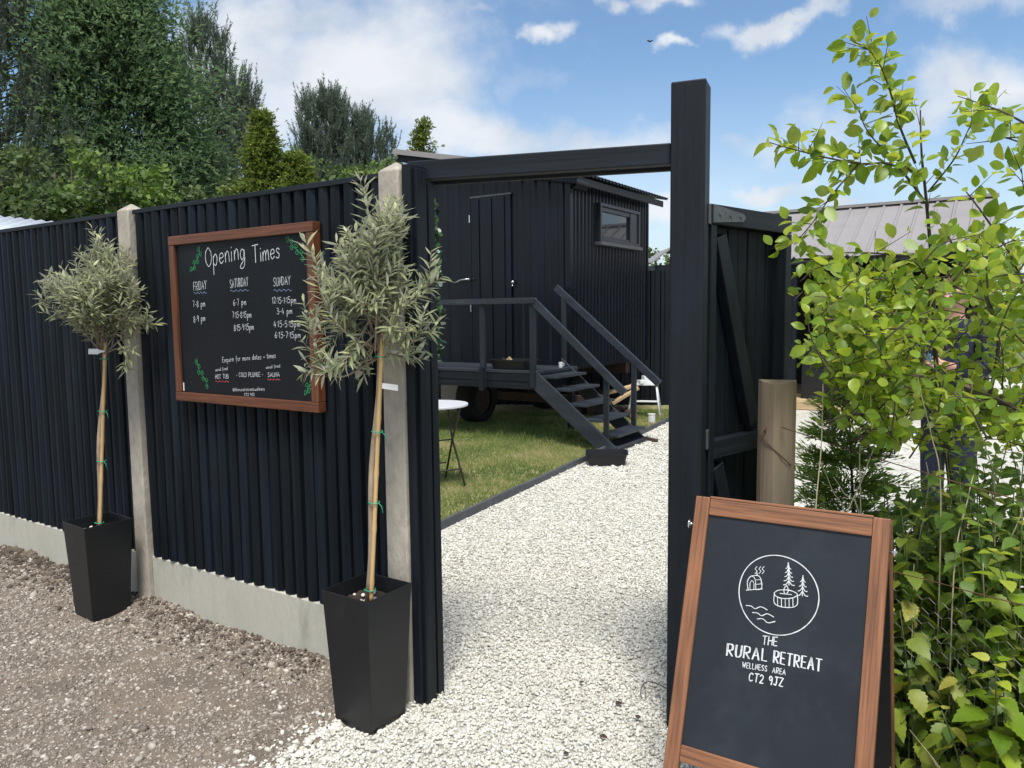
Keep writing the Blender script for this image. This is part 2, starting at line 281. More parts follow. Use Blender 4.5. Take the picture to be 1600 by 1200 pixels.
class MB:
    def __init__(s): s.v = []; s.f = []; s.r = []
    def add(s, V, F, r=None):
        o = len(s.v); s.v += [tuple(float(c) for c in p) for p in V]; s.f += [[i + o for i in f] for f in F]
        s.r += [random.random() if r is None else r] * len(V); return s
    def box(s, a, b, r=None):
        x0, y0, z0 = a; x1, y1, z1 = b
        return s.add([(x0, y0, z0), (x1, y0, z0), (x1, y1, z0), (x0, y1, z0), (x0, y0, z1), (x1, y0, z1), (x1, y1, z1), (x0, y1, z1)],
                     [(0, 3, 2, 1), (4, 5, 6, 7), (0, 1, 5, 4), (1, 2, 6, 5), (2, 3, 7, 6), (3, 0, 4, 7)], r)
    def bar(s, p, q, w, h, side=(0, 1, 0)):              # square bar p->q, w along 'side', h across
        p = np.array(p, float); q = np.array(q, float); d = q - p; d /= np.linalg.norm(d)
        a = np.array(side, float); a -= d * (a @ d); a /= np.linalg.norm(a); b = np.cross(d, a)
        V = [e + a * i * w / 2 + b * j * h / 2 for e in (p, q) for i, j in ((-1, -1), (1, -1), (1, 1), (-1, 1))]
        return s.add(V, [(0, 3, 2, 1), (4, 5, 6, 7), (0, 1, 5, 4), (1, 2, 6, 5), (2, 3, 7, 6), (3, 0, 4, 7)])
    def tube(s, pts, rad, n=8, cap=True):
        P = [np.array(p, float) for p in pts]; k = len(P)
        rad = [rad] * k if isinstance(rad, (int, float)) else rad
        V = []; a = None
        for i in range(k):
            d = P[min(i + 1, k - 1)] - P[max(i - 1, 0)]; d /= (np.linalg.norm(d) + 1e-9)
            if a is None: a = np.cross(d, (0, 0, 1) if abs(d[2]) < .9 else (1, 0, 0))
            a = a - d * (a @ d); a /= np.linalg.norm(a) + 1e-9; b = np.cross(d, a)
            V += [P[i] + rad[i] * (math.cos(t) * a + math.sin(t) * b) for t in [2 * math.pi * j / n for j in range(n)]]
        Fc = [(i * n + j, i * n + (j + 1) % n, (i + 1) * n + (j + 1) % n, (i + 1) * n + j) for i in range(k - 1) for j in range(n)]
        if cap: Fc += [tuple(range(n))[::-1], tuple((k - 1) * n + j for j in range(n))]
        return s.add(V, Fc)
    def cyl(s, c, r, h, n=20, axis=2, r2=None):
        c = np.array(c, float); e = np.zeros(3); e[axis] = h
        return s.tube([c, c + e], [r, r if r2 is None else r2], n)
    def prism(s, poly, z0, z1):
        n = len(poly); V = [(x, y, z0) for x, y in poly] + [(x, y, z1) for x, y in poly]
        return s.add(V, [tuple(range(n))[::-1], tuple(range(n, 2 * n))] + [(i, (i + 1) % n, n + (i + 1) % n, n + i) for i in range(n)])
    def build(s, name, m, parent=None, smooth=False, bevel=0, loc=None, rz=0):
        me = bpy.data.meshes.new(name); me.from_pydata(s.v, [], s.f); me.update()
        a = me.attributes.new('rnd', 'FLOAT', 'POINT'); a.data.foreach_set('value', np.array(s.r, np.float32))
        me.materials.append(m)
        if smooth: me.polygons.foreach_set('use_smooth', np.ones(len(me.polygons), bool))
        o = bpy.data.objects.new(name, me); COL.objects.link(o)
        if parent is not None: o.parent = parent
        if loc is not None: o.location = [float(a) for a in loc]; o.rotation_euler = (0, 0, rz)
        if bevel:
            b = o.modifiers.new('bevel', 'BEVEL'); b.width = bevel; b.segments = 2; b.limit_method = 'ANGLE'; b.angle_limit = R_(40)
        return o
def nrm(a): return a / (np.linalg.norm(a, axis=-1, keepdims=True) + 1e-9)
def rand_dir(n): return nrm(rng.normal(size=(n, 3)))
def scatter(T, F, pos, X, Nn, sc):
    """copies of template T (k,3) at pos with local x along X, z near Nn, scaled by sc -> V, F"""
    pos = np.asarray(pos, float); n = len(pos); X = nrm(np.asarray(X, float)); Nn = np.asarray(Nn, float)
    Y = nrm(np.cross(Nn, X)); Z = np.cross(X, Y); sc = np.asarray(sc, float).reshape(n, -1)
    if sc.shape[1] == 1: sc = np.repeat(sc, 3, 1)
    V = pos[:, None] + (sc[:, 0, None, None] * T[None, :, 0, None]) * X[:, None] + (sc[:, 1, None, None] * T[None, :, 1, None]) * Y[:, None] + (sc[:, 2, None, None] * T[None, :, 2, None]) * Z[:, None]
    k = len(T); Fo = (np.arange(n) * k)[:, None, None] + F[None]
    return V.reshape(-1, 3), Fo.reshape(-1, F.shape[1])
def leaf_t(ws, fold=.25, droop=.15):
    V = []
    for t, w in ws:
        z = -droop * t * t
        V += [(t, w, z + fold * w), (t, 0, z), (t, -w, z + fold * w)]
    Fq = []
    for i in range(len(ws) - 1):
        a = 3 * i; Fq += [(a, a + 1, a + 4, a + 3), (a + 1, a + 2, a + 5, a + 4)]
    return np.array(V, float), np.array(Fq)
OLIVE_T = leaf_t([(0, .015), (.3, .085), (.62, .092), (1, .006)], .3, .10)
ROUND_T = leaf_t([(0, .01), (.08, .12), (.25, .29), (.5, .37), (.72, .31), (.9, .14), (1, .01)], .22, .16)
_nw = [(0, .06), (.06, .24), (.10, .21), (.2, .36), (.25, .31), (.36, .38), (.41, .32), (.52, .34), (.57, .27), (.68, .26), (.73, .19), (.84, .15), (.88, .10), (1, .005)]
NETTLE_T = leaf_t(_nw, .2, .28)
QUAD_T = (np.array([(0, -.12, 0), (.45, -.5, .06), (1, 0, -.05), (.45, .5, .06)], float), np.array([(0, 1, 2, 3)]))
SPRAY_T = (np.array([(0, -.03, 0), (.5, -.17, .02), (1, 0, -.09), (.5, .17, .02)], float), np.array([(0, 1, 2, 3)]))
NEEDLE_T = (np.array([(0, -.06, 0), (1, 0, 0), (0, .06, 0)], float), np.array([(0, 1, 2)]))

GRZ = math.atan2(-.553, .833)                      # the yard's building grid
EX = np.array([.833, -.553, 0]); EY = np.array([.553, .833, 0])
P0 = np.array([-.403, 2.946, 0]); HC = np.array([.740, 9.735, 0])
def loc_in(p, o):                                   # world -> grid-local (x, y, z)
    d = np.asarray(p) - o; return np.array([d @ EX, d @ EY, d[2]])
def on_fence(px, py, yl=-.03):                     # photo pixel -> local (x, z) on the fence face
    d = ray(px, py); o = P0 + EY * yl; t = ((o - CAM) @ EY) / (d @ EY); q = loc_in(CAM + d * t, P0); return q[0], q[2]
# ------------------------------------------------------------ ground
from mathutils import noise as mnoise
def sheet(name, poly, z, m, sub=0):
    V = [(x, y, z) for x, y in poly]; me = bpy.data.meshes.new(name); me.from_pydata(V, [], [tuple(range(len(V)))]); me.update(); me.materials.append(m)
    o = bpy.data.objects.new(name, me); COL.objects.link(o); o['kind'] = 'structure'; return o
def line_x(a, b, y): return a[0] + (b[0] - a[0]) * (y - a[1]) / (b[1] - a[1])
EDGE_A, EDGE_B = (-1.41, 3.62), (2.30, 10.87)
WIRE_A, WIRE_B = np.array([.93, 2.80]), np.array([1.354, 2.0])
_wd = (WIRE_B - WIRE_A) / np.linalg.norm(WIRE_B - WIRE_A); _wn = np.array([-_wd[1], _wd[0]])   # along the wire, to the right of it
def wirept(s, t, z=0): q = WIRE_A + _wd * s + _wn * t; return np.array([q[0], q[1], z])
sheet('field', [(300 * math.cos(a), 300 * math.sin(a)) for a in [i * math.pi / 24 for i in range(48)]], -.05, m_field)
sheet('gravel_yard', [(-2.4, -4), (18, -4), (18, 18), (-2.4, 18)], -.009, m_gbed)
sheet('lawn', [EDGE_A, EDGE_B, (2.75, 12.4), (2.75, 17.9), (-9, 17.9), (-9, 8.7)], -.006, m_lawn)
sheet('hedge_bank', [tuple(wirept(-.12, .04)[:2]), tuple(wirept(3.6, .02)[:2]), tuple(wirept(3.6, 1.25)[:2]), tuple(wirept(-1.2, 1.35)[:2]), tuple(wirept(-1.2, .62)[:2])], -.004, m_bank)
def bound_x(Y): return -.735 + .05 * math.sin(Y * 7.1) + .035 * math.sin(Y * 17.3 + 1) + (0 if Y > 2.3 else -.10 * (2.3 - Y)) + max(0, (Y - 2.55)) * .55
def fence_d(x, y): return -((x - P0[0]) * EY[0] + (y - P0[1]) * EY[1])     # metres in front of the fence line
def dirt_z(x, y):
    d = max(fence_d(x, y), 0); e = bound_x(y) - x
    n = mnoise.fractal((x * 2.2, y * 2.2, .3), .9, 2.1, 3) * .012 + mnoise.fractal((x * 16, y * 16, 4.2), .8, 2.0, 4) * .0085
    n += .035 * math.exp(-d / .16) * (1 + .7 * mnoise.noise((x * 4, y * 4, 9))) + .03 * math.exp(-d / .5) * max(0, min(1, (-x - 1.6) / 1.5))
    return .012 + n - .03 * max(0, 1 - e / .16)
def build_dirt():
    xs = np.arange(-6.2, -.2, .022); ys = np.arange(-1.2, 6.9, .022); nx, ny = len(xs), len(ys)
    V = np.zeros((nx * ny, 3)); keep = np.zeros((nx, ny), bool); k = 0
    for i, x in enumerate(xs):
        for j, y in enumerate(ys):
            ok = fence_d(x, y) > -.03 and x < bound_x(y) + .01
            keep[i, j] = ok
            V[i * ny + j] = (x, y, dirt_z(x, y) if ok else 0)
    ii, jj = np.meshgrid(np.arange(nx - 1), np.arange(ny - 1), indexing='ij')
    kk = keep[:-1, :-1] & keep[1:, :-1] & keep[:-1, 1:] & keep[1:, 1:]
    a = (ii * ny + jj)[kk]; F = np.stack([a, a + ny, a + ny + 1, a + 1], 1)
    u, inv = np.unique(F, return_inverse=True)
    o = np_obj('dirt_track', V[u], inv.reshape(F.shape), m_dirt, smooth=True); o['kind'] = 'structure'
build_dirt()
sheet('far_dirt_track', [(-40, -30), (-6.15, -30), (-6.15, 6.75), (-40, 28)], -.004, m_dirt)
def ico():
    p = (1 + 5 ** .5) / 2
    V = nrm(np.array([(-1, p, 0), (1, p, 0), (-1, -p, 0), (1, -p, 0), (0, -1, p), (0, 1, p), (0, -1, -p), (0, 1, -p), (p, 0, -1), (p, 0, 1), (-p, 0, -1), (-p, 0, 1)], float))
    F = np.array([(0, 11, 5), (0, 5, 1), (0, 1, 7), (0, 7, 10), (0, 10, 11), (1, 5, 9), (5, 11, 4), (11, 10, 2), (10, 7, 6), (7, 1, 8), (3, 9, 4), (3, 4, 2), (3, 2, 6), (3, 6, 8), (3, 8, 9), (4, 9, 5), (2, 4, 11), (6, 2, 10), (8, 6, 7), (9, 8, 1)])
    return V, F
def stones(name, P, size, m, flat=(.42, .75), parent=None, lift=0.0):
    V0, F0 = ico(); Vs, Fs, rs, off = [], [], [], 0
    n = len(P); var = rng.integers(0, 8, n)
    for k in range(8):
        T = V0 * rng.uniform(.72, 1.2, (12, 1)) * np.array([1, rng.uniform(.6, .85), 1.0])
        s = var == k; q = int(s.sum())
        if not q: continue
        az = rng.uniform(0, 6.283, q); X = np.stack([np.cos(az), np.sin(az), rng.normal(0, .25, q)], 1)
        Nn = np.stack([rng.normal(0, .28, q), rng.normal(0, .28, q), np.ones(q)], 1)
        sc = size[s][:, None] * np.stack([np.ones(q), rng.uniform(.75, 1, q), rng.uniform(*flat, q)], 1) * .5
        V, F = scatter(T, F0, P[s], X, Nn, sc)
        Vs.append(V); Fs.append(F + off); off += len(V); rs.append(np.repeat(rng.random(q), 12))
    o = np_obj(name, np.concatenate(Vs), np.concatenate(Fs), m, rnd=np.concatenate(rs)); o['kind'] = 'stuff'; return o
def gravel_ok(x, y):
    if fence_d(x, y) > -.02 and x < bound_x(y): return False
    d = np.array([x, y]) - WIRE_A; s = d @ _wd; t = d @ _wn
    if (-.12 < s < 3.6 and .04 < t < 1.3) or (-1.2 < s <= -.12 and .6 < t < 1.3): return False
    if y > 3.0 and x < line_x(EDGE_A, EDGE_B, y) + .03: return False
    return True
def build_gravel():
    P, sz = [], []
    for (x0, x1, y0, y1, dens, s) in ((-.95, 1.5, 1.7, 3.0, 8200, .0162), (-.75, 1.25, 3.0, 4.6, 7000, .0172), (-.9, 1.9, 4.6, 7.0, 3600, .020), (.1, 3.4, 7.0, 11.4, 1150, .028)):
        n = int((x1 - x0) * (y1 - y0) * dens); q = np.stack([rng.uniform(x0, x1, n), rng.uniform(y0, y1, n)], 1)
        for x, y in q:
            if gravel_ok(x, y):
                P.append((x, y, rng.uniform(-.010, .001))); sz.append(s * math.exp(rng.normal(0, .24)))
    for i in range(900):                                    # strays kicked over the edge of the dirt
        y = rng.uniform(1.8, 2.95); x = bound_x(y) - abs(rng.normal(0, .07))
        if fence_d(x, y) > .02: P.append((x, y, max(-.005, dirt_z(x, y)) + .003)); sz.append(.02 * math.exp(rng.normal(0, .3)))
    P = np.array(P); ct = np.array([(-.552, 2.80)]); d = np.abs((P[:, :2] - ct) @ np.stack([EX[:2], EY[:2]], 1)).max(1); k = d > .10
    stones('white_stone_chippings', P[k], np.array(sz)[k], m_ply)
build_gravel()
def build_soil_stones():
    P, sz = [], []
    for dens, s, sig, x0, x1, y0, y1 in ((10500, .0098, .4, -3.6, -.62, 2.2, 5.2), (900, .019, .3, -3.8, -.62, 2.0, 5.4), (35, .034, .25, -4, -.62, 2.0, 5.4), (500, .02, .4, -6, -.7, 0, 2.2)):
        n = int((x1 - x0) * (y1 - y0) * dens)
        for x, y in np.stack([rng.uniform(x0, x1, n), rng.uniform(y0, y1, n)], 1):
            f = fence_d(x, y)
            if f < .01 or x > bound_x(y) - .01: continue
            if mnoise.noise((x * 1.1, y * 1.1, 7)) + .5 * mnoise.noise((x * 3.3, y * 3.3, 2)) < -.3 and rng.random() < .5 and f > .35: continue
            P.append((x, y, dirt_z(x, y) + .0)); sz.append(s * math.exp(rng.normal(0, sig)))
    P = np.array(P); k = np.ones(len(P), bool)
    for c in ((-.552, 2.80), (-2.10, 3.80)): k &= np.linalg.norm(P[:, :2] - np.array(c), axis=1) > .12
    stones('dirt_track_stones', P[k], np.array(sz)[k], m_dstone, (.45, .8))
    # clods heaped along the foot of the gravel boards
    P, sz = [], []
    for i in range(2200):
        s = rng.uniform(-3.7, -.45); d = abs(rng.normal(0, .11)) + .02; q = P0 + EX * s - EY * d
        if math.hypot(q[0] + 2.1, q[1] - 3.8) < .17 or math.hypot(q[0] + .552, q[1] - 2.8) < .17: continue
        P.append((q[0], q[1], dirt_z(q[0], q[1]) + .004)); sz.append(.0125 * math.exp(rng.normal(0, .5)) * (1.5 if s < -2.4 else 1))
    stones('soil_clods', np.array(P), np.array(sz), mat('dark_soil_clod', None, .95, .3, 40, rcols=[(0, (.055, .042, .033)), (1, (.15, .118, .092))], bump=.003), (.55, .95))
build_soil_stones()
def build_grass():
    P = []; n = 110000
    y = 4.4 + (rng.random(n) ** 1.15) * 7.5; x = rng.uniform(-1.6, 2.6, n)
    lx = EDGE_A[0] + (EDGE_B[0] - EDGE_A[0]) * (y - EDGE_A[1]) / (EDGE_B[1] - EDGE_A[1])
    k = (x < lx - .015) & (x / y > -.16) & (x / y < .24); x, y = x[k], y[k]; n = len(x)
    dry = np.array([mnoise.noise((a * 1.3, b * 1.3, 3)) + .5 * mnoise.noise((a * 5, b * 5, 1)) for a, b in zip(x, y)])
    local = np.stack([(x - HC[0]) * EX[0] + (y - HC[1]) * EX[1], (x - HC[0]) * EY[0] + (y - HC[1]) * EY[1]], 1)
    rough = np.clip(1 - np.abs(local[:, 1] + .5) / .55, 0, 1) * (local[:, 0] < .3) * (local[:, 0] > -.9)
    h = rng.uniform(.02, .05, n) * (1 + .3 * np.clip(dry, -1, 1)) + rough * rng.uniform(.0, .16, n)
    az = rng.uniform(0, 6.283, n); lean = rng.uniform(.15, .9, n)
    X = np.stack([np.cos(az) * lean, np.sin(az) * lean, np.ones(n)], 1); Nn = np.stack([-np.sin(az), np.cos(az), np.zeros(n)], 1)
    T = np.array([(0, 0, -.5), (0, 0, .5), (.55, .08, .36), (.55, .08, -.36), (1, .3, 0)]); 
    T = np.array([(0, 0, -.5), (0, 0, .5), (.6, 0, .38), (1, 0, 0)], float); F = np.array([(0, 1, 2, 3)])
    w = rng.uniform(.004, .009, n) * (1 + (y - 5) * .12)
    V, F = scatter(T, F, np.stack([x, y, np.full(n, -.006)], 1), X, np.cross(Nn, X), np.stack([h, h, w], 1))
    r = np.clip(.42 + .55 * dry + rng.normal(0, .17, n) - rough * .4, 0, 1)
    o = np_obj('grass', V, F, m_grass, rnd=np.repeat(r, 4)); o['kind'] = 'stuff'
build_grass()
# slate edging board between lawn and path
t = thing('lawn_edging', 'thin dark grey edging board between the lawn and the pale gravel path', 'edging', (EDGE_A[0], EDGE_A[1], 0), math.atan2(EDGE_B[1] - EDGE_A[1], EDGE_B[0] - EDGE_A[0]))
_L = math.hypot(EDGE_B[0] - EDGE_A[0], EDGE_B[1] - EDGE_A[1]); b = MB()
for i in range(5): b.box((i * _L / 5 + .004, -.012, -.03), ((i + 1) * _L / 5 - .004, .014, .05 + .006 * (i % 2)))
b.build('edging_board', m_edge, t, bevel=.003)
for i in range(5): MB().box((i * _L / 5 + .3, .0155, -.03), (i * _L / 5 + .345, .052, .04)).build('peg', m_edge, t, bevel=.003)

# ------------------------------------------------------------ fence
def fence_panel(x0, x1, label):
    t = thing('boarded_fence', label, 'fence', P0 + EX * (x0 + x1) / 2 + np.array([0, 0, .29]), GRZ, 'black boarded fence panels')
    n = int(round((x1 - x0) / .0735)); pw = (x1 - x0) / n; b = MB(); xm = (x0 + x1) / 2
    prof = [(0, .016), (.02, .012), (.12, -.012), (.30, -.022), (.62, -.024), (.90, -.014), (.965, .006), (1.0, .016)]
    for i in range(n):
        a = x0 + i * pw - xm; j = rng.normal(0, .0025); tl = rng.normal(0, .002); zz = rng.uniform(-.006, .004); w = pw * rng.uniform(.96, 1.04); bow = rng.normal(0, .0025)
        V = []
        lv = (0.0, .45, .9, 1.35, 1.745)
        for q, z in enumerate(lv):
            for (px, py) in prof: V.append((a + px * w + tl * (z - .9) + (bow if 0 < q < 4 else 0), py * rng.uniform(.93, 1.07) + (j if py < .01 else 0), z + (zz if q == 0 else 0)))
        k = len(prof)
        F = [tuple(range(k)), tuple(range((len(lv) - 1) * k, len(lv) * k))[::-1]] + [(q * k + i2, (q + 1) * k + i2, (q + 1) * k + (i2 + 1) % k, q * k + (i2 + 1) % k) for q in range(len(lv) - 1) for i2 in range(k)]
        b.add(V, F)
    b.build('boards', m_board, t, bevel=0)
    c = MB().box((x0 - xm, -.026, 1.746), (x1 - xm, .030, 1.768)); c.build('capping_rail', m_bwoodx, t, bevel=.003)
    for z in (.25, .9, 1.55): MB().box((x0 - xm + .004, .0135, z), (x1 - xm - .004, .05, z + .06)).build('arris_rail', m_bwoodx, t)
    return t
fence_panel(-1.768, -.092, 'black boarded fence panel carrying the opening times chalkboard, between the two concrete posts')
fence_panel(-3.66, -1.882, 'black boarded fence panel farthest left, behind the smaller olive tree')
def grav_board(x0, x1, label):
    xm = (x0 + x1) / 2
    b = MB().box((x0 - xm, -.020, -.12), (x1 - xm, .024, .285)); o = b.build('gravel_board', m_grav, bevel=.006, loc=P0 + EX * xm, rz=GRZ)
    tag(o, label, 'gravel board', 'concrete gravel boards')
grav_board(-1.768, -.092, 'pale concrete gravel board under the fence panel with the opening times board')
grav_board(-3.66, -1.882, 'pale concrete gravel board at far left behind the left planter')
def conc_post(x0, label):
    b = MB(); w = .11; c = x0 + w / 2
    V = [(-w / 2, -.045, -.1), (w / 2, -.045, -.1), (w / 2, .06, -.1), (-w / 2, .06, -.1), (-w / 2 + .004, -.043, 2.06), (w / 2 - .004, -.043, 2.06), (w / 2 - .004, .058, 2.06), (-w / 2 + .004, .058, 2.06), (0, .008, 2.098)]
    b.add(V, [(0, 3, 2, 1), (0, 1, 5, 4), (1, 2, 6, 5), (2, 3, 7, 6), (3, 0, 4, 7), (4, 5, 8), (5, 6, 8), (6, 7, 8), (7, 4, 8)])
    o = b.build('concrete_post', m_conc, bevel=.006, loc=P0 + EX * c, rz=GRZ); tag(o, label, 'fence post', 'concrete fence posts')
conc_post(-.09, 'weathered concrete fence post beside the black gate frame, behind the nearer olive tree')
conc_post(-1.88, 'weathered concrete fence post between the two black fence panels')
conc_post(-3.77, 'weathered concrete fence post at the left edge of the picture')

# ------------------------------------------------------------ gateway
t = thing('gate_jamb', 'black painted timber gate jamb bolted to the concrete post on the left of the opening', 'gate post', P0, GRZ)
MB().box((.021, -.030, -.05), (.062, .062, 2.075)).build('jamb_board', m_bwood, t, bevel=.003)
MB().box((.0635, -.012, -.05), (.078, .045, 2.06)).build('stop_strip', m_bwood, t, bevel=.002)
MB().box((.0225, .0635, -.05), (.072, .100, 2.02)).build('stop_batten', m_bwood, t, bevel=.002)
GD = np.array([.925, -.38, 0]); GD /= np.linalg.norm(GD); GZ = math.atan2(GD[1], GD[0]); GP = np.array([.553, 2.70, 0]); GB = np.array([-GD[1], GD[0], 0])
t = thing('tall_gate_post', 'tall thick black timber gate post standing above the beam', 'gate post', GP, GZ)
MB().box((0, 0, -.06), (.118, .115, 2.30)).build('post', m_bwood, t, bevel=.005)
for z in (1.86, 1.06): MB().box((.119, .075, z - .035), (.127, .1145, z + .035)).build('hinge_plate', m_hinge, t, bevel=.002)
BL0 = np.array([-.350, 3.01, 0]); ln = (GP + GB * .05 - BL0); ll = np.linalg.norm(ln[:2]) - .006; t = thing('gate_beam', 'black timber beam spanning the gateway from jamb to tall post', 'beam', BL0 + np.array([0, 0, 2.03]), math.atan2(ln[1], ln[0]))
MB().box((-.035, -.026, 0), (ll, .03, .073)).build('beam', m_bwoodx, t, bevel=.004)
MB().box((-.01, .0315, -.012), (ll, .052, .052)).build('stop_strip', m_bwoodx, t, bevel=.003)
ga, gb_ = np.array([.690, 2.775]), np.array([1.108, 3.165]); gl = np.linalg.norm(gb_ - ga); gz = math.atan2(*(gb_ - ga)[::-1])
t = thing('open_gate', 'black boarded garden gate standing open inward with diagonal braces', 'gate', (ga[0], ga[1], 0), gz)
b = MB(); n = 7
for i in range(n):
    b.box((.04 + i * (gl - .075) / n + .002, .012 + .003 * (i % 2), .12), (.04 + (i + 1) * (gl - .075) / n - .002, .032 + .003 * (i % 2), 1.83))
b.build('boards', m_board, t, bevel=.004)
MB().box((-.005, -.034, 1.828), (gl + .01, .044, 1.898)).build('top_rail', m_bwoodx, t, bevel=.003)
MB().box((.035, -.034, .98), (gl - .04, .010, 1.05)).build('middle_rail', m_bwoodx, t, bevel=.003)
MB().box((.035, -.034, .14), (gl - .04, .010, .21)).build('bottom_rail', m_bwoodx, t, bevel=.003)
MB().box((gl - .036, -.036, .08), (gl + .008, .042, 1.826)).build('stile', m_bwood, t, bevel=.003)
MB().box((-.003, -.034, .08), (.033, .010, 1.826)).build('stile', m_bwood, t, bevel=.003)
for z0, z1 in ((1.79, 1.085), (.95, .24)):
    xa, xb = (.04, gl - .09)
    MB().bar((xa + .03, -.010, z0), (.045 + (gl - .09) * .58, -.010, z1), .040, .068).build('brace', m_bwood, t, bevel=.003)
hb = MB(); hb.add([(0, -.041, 1.832), (.20, -.041, 1.848), (.215, -.041, 1.862), (.20, -.041, 1.876), (0, -.041, 1.895), (0, -.035, 1.832), (.20, -.035, 1.848), (.215, -.035, 1.862), (.20, -.035, 1.876), (0, -.035, 1.895)],
     [(0, 1, 2, 3, 4), (9, 8, 7, 6, 5), (0, 5, 6, 1), (1, 6, 7, 2), (2, 7, 8, 3), (3, 8, 9, 4), (4, 9, 5, 0)])
h = hb.build('strap_hinge', m_hinge, t)
for x in (.04, .11, .18): MB().cyl((x, -.0455, 1.862), .006, .005, 10, 1).build('bolt', m_hinge, h)

# ------------------------------------------------------------ chalk lettering (own stroke font)
GL = {}
def _g(ch, w, *st):
    GL[ch] = (w, [(s[0] == 'c', [tuple(float(q) for q in p.split(',')) for p in s[1:].split()]) for s in st])
_g('A', .6, 'l0,0 .3,1 .6,0', 'l.12,.35 .48,.35'); _g('B', .46, 'l0,0 0,1', 'c0,1 .4,.95 .4,.6 .03,.53', 'c.03,.53 .46,.5 .46,.05 0,0')
_g('C', .5, 'c.5,.85 .3,1 .05,.75 .02,.35 .2,.02 .5,.14'); _g('D', .5, 'l0,0 0,1', 'c0,1 .42,.88 .5,.45 .36,.08 0,0')
_g('E', .45, 'l.45,1 0,1 0,0 .45,0', 'l0,.5 .38,.5'); _g('F', .45, 'l.45,1 0,1 0,0', 'l0,.52 .38,.52')
_g('G', .52, 'c.5,.85 .25,1 .02,.6 .1,.1 .35,0 .5,.2', 'l.5,.2 .5,.42 .3,.42'); _g('H', .5, 'l0,0 0,1', 'l.5,0 .5,1', 'l0,.5 .5,.5')
_g('I', .06, 'l.03,0 .03,1'); _g('J', .5, 'c.34,1 .34,.3 .24,.02 .0,.14', 'l.12,1 .52,1'); _g('L', .42, 'l0,1 0,0 .42,0'); _g('N', .5, 'l0,0 0,1 .5,0 .5,1')
_g('O', .55, 'c.3,1 .05,.8 .02,.35 .26,0 .5,.2 .53,.7 .3,1 .2,.96'); _g('P', .48, 'l0,0 0,1', 'c0,1 .46,.95 .46,.52 0,.45'); _g('R', .52, 'l0,0 0,1', 'c0,1 .46,.95 .46,.54 0,.46', 'l.15,.46 .52,0')
_g('S', .48, 'c.46,.88 .25,1 .04,.8 .12,.57 .38,.42 .46,.2 .25,0 0,.12'); _g('T', .56, 'l0,1 .56,1', 'l.28,1 .28,0'); _g('U', .5, 'c0,1 0,.4 .08,.06 .27,0 .44,.1 .5,.4 .5,1')
_g('W', .7, 'l0,1 .16,0 .35,.8 .54,0 .7,1'); _g('Y', .52, 'l0,1 .26,.5 .52,1', 'l.26,.5 .26,0'); _g('Z', .5, 'l0,1 .5,1 0,0 .5,0'); _g('M', .6, 'l0,0 .05,1 .3,.35 .55,1 .6,0')
_g('0', .5, 'c.26,1 .03,.7 .05,.2 .26,0 .47,.3 .45,.8 .26,1'); _g('1', .16, 'l0,.8 .12,1 .12,0'); _g('2', .48, 'c.02,.8 .22,1 .44,.8 .38,.5 .02,0', 'l.02,0 .48,0')
_g('3', .44, 'c.02,.9 .25,1 .4,.78 .14,.54', 'c.14,.54 .44,.42 .4,.08 .15,0 .0,.12'); _g('4', .5, 'l.3,1 0,.35 .5,.35', 'l.36,.62 .36,0'); _g('5', .46, 'l.44,1 .08,1 .06,.56', 'c.06,.56 .35,.62 .45,.3 .25,0 0,.08')
_g('6', .46, 'c.4,.98 .12,.65 .03,.25 .2,0 .42,.15 .4,.42 .2,.5 .05,.3'); _g('7', .44, 'l0,1 .44,1 .14,0'); _g('8', .46, 'c.24,.54 .04,.75 .23,1 .42,.77 .24,.54 .02,.26 .23,0 .45,.26 .24,.54')
_g('9', .45, 'c.42,.8 .2,1 .03,.75 .18,.5 .4,.66 .42,.85', 'c.42,.85 .42,.4 .32,0'); _g('-', .26, 'l.03,.42 .23,.42'); _g('.', .08, 'l.03,0 .05,.05'); _g('*', .14, 'c.04,.42 .09,.46 .11,.40 .06,.38 .04,.42'); _g(':', .1, 'l.04,.3 .06,.34', 'l.04,.66 .06,.7'); _g('+', .3, 'l.02,.3 .28,.3', 'l.15,.15 .15,.45'); _g(' ', .34)
_g('a', .42, 'c.36,.46 .16,.55 .03,.3 .12,.0 .3,.1 .37,.5', 'c.37,.5 .36,.1 .44,.0'); _g('d', .44, 'c.36,.42 .16,.54 .03,.28 .12,0 .3,.1 .38,.4', 'l.40,1 .38,.02'); _g('e', .4, 'c.04,.27 .36,.34 .28,.54 .08,.48 .03,.2 .18,0 .38,.12')
_g('f', .34, 'c.34,.92 .2,1 .14,.8 .13,0 .08,-.25', 'l0,.5 .3,.5'); _g('g', .42, 'c.36,.46 .16,.56 .03,.3 .14,.02 .3,.14 .37,.5', 'c.37,.5 .36,-.2 .2,-.42 -.02,-.38 .08,-.2 .42,.06'); _g('h', .4, 'l.03,1 .03,0', 'c.03,.3 .2,.56 .33,.42 .35,0'); _g('i', .1, 'l.05,.5 .05,0', 'l.05,.7 .06,.74')
_g('l', .1, 'l.05,1 .05,0'); _g('m', .6, 'l.03,.5 .03,0', 'c.03,.3 .18,.55 .28,.4 .29,0', 'c.29,.3 .44,.56 .54,.4 .56,0'); _g('n', .4, 'l.03,.5 .03,0', 'c.03,.3 .2,.56 .33,.42 .36,0'); _g('o', .42, 'c.22,.54 .03,.34 .12,.02 .34,.1 .38,.4 .22,.54'); _g('p', .42, 'l.04,.52 .03,-.48', 'c.04,.4 .25,.6 .39,.34 .25,0 .05,.12')
